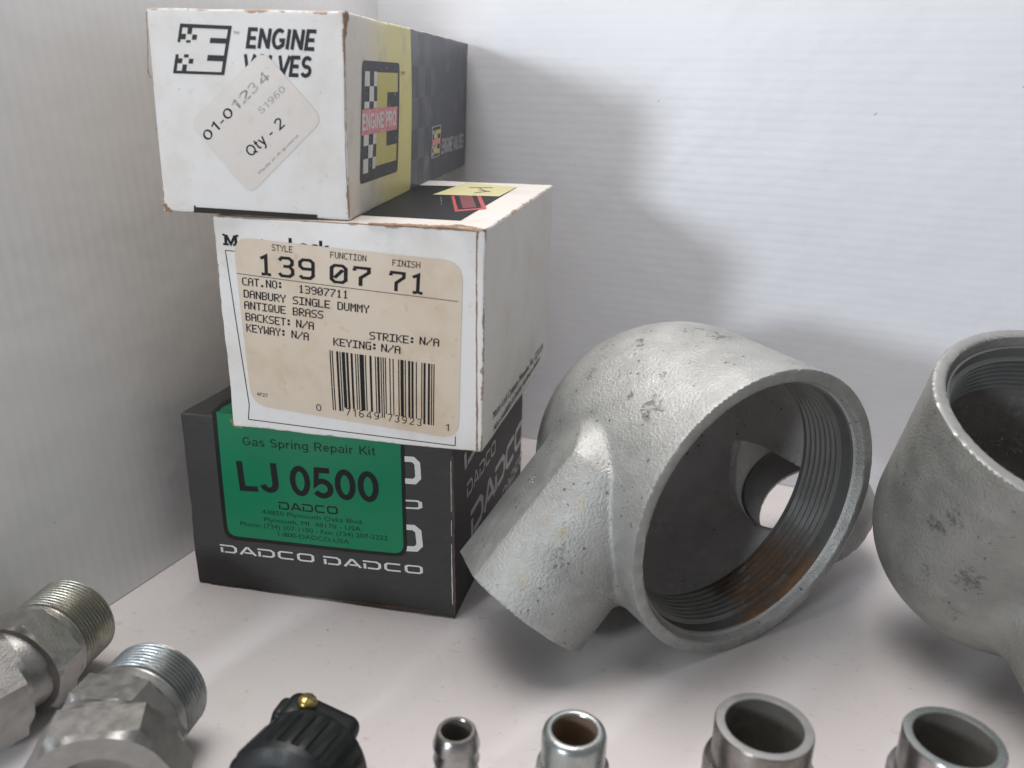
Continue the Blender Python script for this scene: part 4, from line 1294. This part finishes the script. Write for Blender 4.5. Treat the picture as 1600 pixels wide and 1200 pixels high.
def tee(name, label, R, s0, rot, loc, ports, rp, mats, thread_mat, mouth_wall=.52, flats=None):
    root = thing(name, loc, label, 'pipe fitting', rot, 'cast pipe fittings')
    part('casting', tee_mesh(R, s0, ports, rp, mouth_wall, 'casting', mats, flats=flats), root)
    Ri = R - mouth_wall
    k = R / 4.61
    # female thread sleeve in the mouth
    pitch = .192 * k
    pr = [(Ri + .05, .34 * k), (Ri - .02, .36 * k), (Ri - .03, .74 * k)]
    z = .74 * k
    for i in range(7):
        r_ = Ri - .03 - i * .016
        pr += [(r_, z), (r_ - .13, z + pitch * .38), (r_ - .13, z + pitch * .58), (r_ - .01, z + pitch * .96)]
        z += pitch
    pr += [(Ri - .16, z), (Ri - .16, z + .10), (Ri + .05, z + .10)]
    V, F = lathe([(r_, y) for r_, y in pr], 160, TOY, closed=True)
    part('internal_thread', mesh('internal_thread', V, [tuple(reversed(f)) for f in F], thread_mat, True, 60), root)
    # fine thread in each side outlet
    for e, a in ports:
        zax = -Vector(a)
        xax = zax.orthogonal().normalized()
        yax = zax.cross(xax)
        m3 = Matrix((xax, yax, zax)).transposed()
        rb = rp - .42
        pr = [(rb + .05, .15)]
        z = .18
        for i in range(9):
            pr += [(rb - .01, z), (rb - .09, z + .08), (rb - .09, z + .1), (rb - .01, z + .17)]
            z += .18
        pr += [(rb - .02, z), (rb + .05, z)]
        V, F = lathe(pr, 96, m3, e, closed=True)
        part('outlet_thread', mesh('outlet_thread', V, [tuple(reversed(f)) for f in F], 'thread_zinc', True, 60), root)
    return root


# first fitting: mouth to the front right, standing on its rim and both side outlets
N1 = Vector((.489, -.871, -.047)).normalized()
Y1 = -N1
X1 = Y1.cross(Vector((0, 0, 1))).normalized()
Z1 = X1.cross(Y1)
R1 = Matrix((X1, Y1, Z1)).transposed()
cy_ = .66
PA = Vector((-.655, 0, -.755)).normalized()
PB = Vector((.655, 0, -.755)).normalized()
tee('pipe_fitting', 'bright galvanised pipe fitting with rusty threaded mouth, beside the stack of boxes', 4.61, 3.95, R1, (7.37, 22.2, 4.63),
    [((-6.17, 3.2, -3.06), tuple(PA)), ((6.17, 3.2, -3.06), tuple(PB))], 2.33, ['galvanised_casting', 'bore_iron', 'machined_face'], 'thread_zinc_rusty', flats=tuple(R1.transposed() @ Vector((-.765, -.06, .64))))

# second fitting: mouth turned up, at the right edge
K2 = .805
N2 = Vector((.019, -.388, .921)).normalized()
C2 = Vector((18.069 * K2 + .28, 25.614 * K2, CAM_H + (6.667 - CAM_H) * K2))
Y2 = -N2
ref = Vector((.05, -.93, -.33))
Z2 = -(ref - Y2 * ref.dot(Y2)).normalized()
X2 = Y2.cross(Z2)
R2 = Matrix((X2, Y2, Z2)).transposed()
RR2 = 4.61 * K2
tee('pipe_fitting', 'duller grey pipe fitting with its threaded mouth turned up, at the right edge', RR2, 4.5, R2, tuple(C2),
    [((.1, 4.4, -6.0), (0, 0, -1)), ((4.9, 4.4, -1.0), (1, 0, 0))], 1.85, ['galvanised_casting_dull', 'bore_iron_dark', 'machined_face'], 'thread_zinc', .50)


# ------------------------------------------------------------------ small fittings in the front row
def frame_of(axis, spin=0.0):
    z = Vector(axis).normalized()
    x = Vector((0, 0, 1)).cross(z)
    x = x.normalized() if x.length > 1e-4 else Vector((1, 0, 0))
    y = z.cross(x)
    m = Matrix((x, y, z)).transposed()
    return m @ Matrix.Rotation(spin, 3, 'Z')


def hex_prism(flat, z0, z1, ch, rin=0.0, seg=144):
    lim = hexr(flat)
    rc = flat * 1.03
    prof = [(rin, z0), (rc * .985, z0), (flat * 1.16, z0 + ch), (flat * 1.16, z0 + ch + .015), (flat * 1.16, z1 - ch - .015), (flat * 1.16, z1 - ch), (rc * .985, z1), (rin, z1)]
    return lathe(prof, seg, rad=lambda a, r, z: r if r <= rin + 1e-6 else min(r, lim(a)))


def adapter(name, label, tip, axis, spin, lens, mt, mh, r, bend_dir, nut_spin=0.0):
    """straight adapter: male thread at the far end, forged hexagon, swivel nut towards the viewer"""
    lt, lc, lh, ln, lnut = lens
    ax = Vector(axis).normalized()
    rot = frame_of(ax, spin)
    root = thing(name, tip, label, 'pipe adapter', rot, 'hexagon pipe adapters')
    # local z runs from the nut (negative) to the thread tip (0)
    pr = [(r * .66, -lt - .1), (r * .66, -.03), (r * .80, 0), (r * .90, -.02), (r * .96, -.1)]
    pr += [(a, b) for a, b in reversed(thread_prof(r, .065, -lt + .12, -.12, .115))]
    pr += [(r * .93, -lt + .06), (r * .93, -lt)]
    V, F = lathe(pr, 96)
    part('male_thread', mesh('male_thread', V, [tuple(reversed(f)) for f in F], mt, True, 35), root)
    z = -lt
    V, F = lathe([(0, z + .01), (r * 1.0, z + .01), (r * 1.04, z - .05), (r * 1.04, z - lc), (0, z - lc)], 72)
    part('collar', mesh('collar', V, [tuple(reversed(f)) for f in F], mh, True, 35), root)
    z -= lc
    V, F = hex_prism(r * 1.03, z - lh, z + .004, .10)
    part('hexagon', mesh('hexagon', V, F, mh, True, 14), root)
    z -= lh
    # the swivel nut leaves the body at an angle: nut frame has +z pointing back into the body
    bend = Vector(bend_dir).normalized()
    nz = -(rot.inverted() @ bend)
    nx = nz.orthogonal().normalized()
    nm = Matrix((nx, nz.cross(nx), nz)).transposed() @ Matrix.Rotation(nut_spin, 3, 'Z')
    o = Vector((0, 0, z + lh * .45))
    k = lh * .45
    V, F = lathe([(0, 0), (r * .95, 0), (r * .95, -k - .35), (r * .86, -k - .38), (r * .86, -k - ln - .5), (0, -k - ln - .5)], 72, nm, o)
    part('neck', mesh('neck', V, [tuple(reversed(f)) for f in F], mh, True, 35), root)
    z0 = -k - ln - .12
    V, F = hex_prism(r * 1.21, z0 - lnut, z0, .17, r * .80)
    v2, f2 = lathe([(r * .80, z0 - lnut), (r * .76, z0 - lnut + .1), (r * .70, z0 - lnut + .18), (r * .70, z0 - .3), (0, z0 - .3)], 72)
    V, F = join((V, F), (v2, f2))
    V = [nm @ p + o for p in V]
    part('swivel_nut', mesh('swivel_nut', V, F, mh, True, 14), root)
    return root


adapter('pipe_adapter', 'zinc pipe adapter with yellowed thread, against the left sheet', (-12.55, 21.2, 1.50), (.15, .985, -.01), .30, (1.5, .22, .95, .15, 1.2), 'zinc_yellowed', 'zinc_forged', 1.25, (-.50, -.86, .03), .2)
adapter('pipe_adapter', 'grey zinc pipe adapter with bluish thread, left of the black cable clamp', (-8.9, 18.25, 1.55), (.16, .985, -.02), .50, (1.2, .28, .95, .12, 1.2), 'zinc_plain', 'zinc_forged_dull', 1.32, (.22, -.97, -.02), .35)


def tube_ring(name, label, cat, foot, outer, inner_prof, mats, extra=None, lean=(0, 0, 1), group=None):
    root = thing(name, foot, label, cat, frame_of(lean), group)
    V, F = lathe(outer, 96)
    part('sleeve', mesh('sleeve', V, F, mats[0], True, 40), root)
    V, F = lathe(inner_prof, 96)
    part('bore', mesh('bore', V, F, mats[1], True, 40), root)
    return root


def bore(r, top, depth):
    return [(r, top), (r, top - depth), (0, top - depth)]


# hose barb
H = 2.66
pr = [(.0, 0), (.62, 0), (.62, .7), (.38, .75), (.40, .9)]
for i in range(3):
    z = .95 + i * .42
    pr += [(.43, z), (.52, z + .03), (.535, z + .10), (.43, z + .40)]
pr += [(.43, 2.22), (.535, 2.25), (.535, 2.32), (.445, H - .02), (.425, H), (.355, H), (.335, H - .04)]
tube_ring('hose_barb', 'slim polished steel hose barb, smallest of the upright pieces', 'hose barb', (-1.08, 15.52, 0), pr, bore(.335, H - .04, 1.8), ['turned_steel', 'bore_steel'])

# plated ferrule with brown bore
H = 2.92
pr = [(0, 0), (.95, 0), (.95, 1.3), (.90, 1.4), (.84, 1.78), (.825, 1.9), (.73, 1.93), (.73, H - .20), (.70, H - .09), (.63, H - .015), (.56, H), (.52, H - .015), (.495, H - .06)]
tube_ring('ferrule', 'rounded zinc ferrule with brown bore, second upright piece beside the slim hose barb', 'ferrule', (1.57, 15.35, 0), pr, bore(.495, H - .06, 2.0), ['zinc_bright', 'bore_brown'])


def collar_tube(label, foot, R, H, ri, mat, facemat, lean):
    root = thing('pipe_nipple', foot, label, 'pipe nipple', frame_of(lean), 'upright steel pipe nipples')
    V, F = hex_prism(R * 1.16, 0, .9, .08)
    part('hexagon', mesh('hexagon', V, F, mat, True, 25), root)
    pr = [(0, .89), (R * 1.14, .89), (R * 1.15, 1.0), (R * 1.15, H - 1.15), (R * 1.12, H - 1.07), (R * 1.0, H - 1.06), (R, H - .05), (R * .975, H - .004)]
    V, F = lathe(pr, 110)
    part('sleeve', mesh('sleeve', V, F, mat, True, 40), root)
    V, F = lathe([(R * .975, H - .004), (R * .95, H), (ri + .02, H), (ri, H - .025)], 110)
    part('rim', mesh('rim', V, F, facemat, True, 40), root)
    V, F = lathe(bore(ri, H - .025, 2.2), 110)
    part('bore', mesh('bore', V, F, 'bore_steel', True, 40), root)
    return root


collar_tube('brownish steel pipe nipple with blotched rim, standing in front of the bright fitting', (5.72, 15.2, 0), 1.07, 3.27, .84, 'turned_steel_dark', 'face_steel', (.0, .0, 1))
collar_tube('clean rimmed steel pipe nipple standing nearest the right edge', (9.62, 14.7, 0), 1.03, 3.45, .815, 'turned_steel', 'zinc_bright', (0, 0, 1))


# ------------------------------------------------------------------ black cable clamp
def rounded_box(x0, x1, y0, y1, z0, z1, r, n=5):
    """box with rounded edges as a mapped cube"""
    dims = (x1 - x0, y1 - y0, z1 - z0)
    L = []
    for d in dims:
        e = [r * (1 - math.cos(math.pi / 2 * k / n)) for k in range(n + 1)]
        L.append(e + [d - q for q in reversed(e)])
    idx, V, F = {}, [], []
    def vert(p):
        k = tuple(round(q, 5) for q in p)
        if k not in idx:
            q = Vector([min(max(p[i], r), dims[i] - r) for i in range(3)])
            dv = Vector(p) - q
            pp = q + (dv.normalized() * r if dv.length > 1e-9 else dv)
            idx[k] = len(V)
            V.append(pp + Vector((x0, y0, z0)))
        return idx[k]
    for ax in range(3):
        A, B = [(1, 2), (2, 0), (0, 1)][ax]
        for val in (0, dims[ax]):
            for i in range(len(L[A]) - 1):
                for j in range(len(L[B]) - 1):
                    q = []
                    for di, dj in ((0, 0), (1, 0), (1, 1), (0, 1)):
                        p = [0, 0, 0]
                        p[ax], p[A], p[B] = val, L[A][i + di], L[B][j + dj]
                        q.append(vert(p))
                    F.append(tuple(q) if val else tuple(reversed(q)))
    return V, F


def xf(vf, m3, org):
    return [m3 @ Vector(p) + Vector(org) for p in vf[0]], vf[1]


root = thing('cable_clamp', (-5.0, 15.45, 0), 'black nylon cable clamp with a brass screw, between adapter and hose barb', 'cable clamp', Matrix.Rotation(math.radians(-14), 3, 'Z'))
# ribbed gland nut lying with its axis towards the viewer
m3 = Matrix.Rotation(math.radians(78), 3, 'X')
rib = lambda a, r, z: r * (1 + (.022 * math.copysign(1, math.sin(a * 26)) if 1.3 < r < 1.6 and -.25 < z < .95 else 0))
pr = [(.95, -.6), (1.30, -.6), (1.38, -.5), (1.40, -.3), (1.40, -.2), (1.41, .85), (1.40, .95), (1.33, 1.08), (1.02, 1.22), (.92, 1.22), (.86, 1.12), (.86, .2)]
V, F = lathe(pr, 312, m3, (.42, .0, 1.36), rad=rib)
part('gland_nut', mesh('gland_nut', V, F, 'black_nylon', True, 30), root)
V, F = join(lathe([(.0, -.9), (1.05, -.9), (1.12, -.8), (1.12, .0), (.0, .0)], 64, m3, (.42, .0, 1.36)))
part('barrel', mesh('barrel', V, F, 'black_nylon', True, 40), root)
rt = Matrix.Rotation(math.radians(17), 3, 'Y')
V, F = join(xf(rounded_box(-.95, .95, .7, 1.7, 1.55, 2.25, .30), rt, (-.30, 0, 0)), xf(rounded_box(-1.30, -.62, .85, 1.55, 1.15, 1.95, .18), rt, (-.12, 0, 0)))
part('clamp_bar', mesh('clamp_bar', V, F, 'black_nylon', True, 60), root)
V, F = xf(rounded_box(-.9, 1.05, .5, 1.45, .4, 1.75, .30), Matrix.Rotation(math.radians(10), 3, 'Y'), (0, 0, 0))
part('clamp_base', mesh('clamp_base', V, F, 'black_nylon', True, 60), root)
sc_o = rt @ Vector((-.72, 1.25, 2.24))
V, F = lathe([(.23, -.05), (.23, .04), (.205, .10), (.14, .14), (0, .155)], 40, rt, sc_o)
scr = part('screw', mesh('screw', V, F, 'brass', True, 40), root)
V, F = join(xf(rounded_box(-.16, .16, -.022, .022, .13, .165, .01, 2), rt, sc_o), xf(rounded_box(-.022, .022, -.16, .16, .129, .164, .01, 2), rt, sc_o))
part('slot', mesh('slot', V, F, 'ink_brown', False), scr)
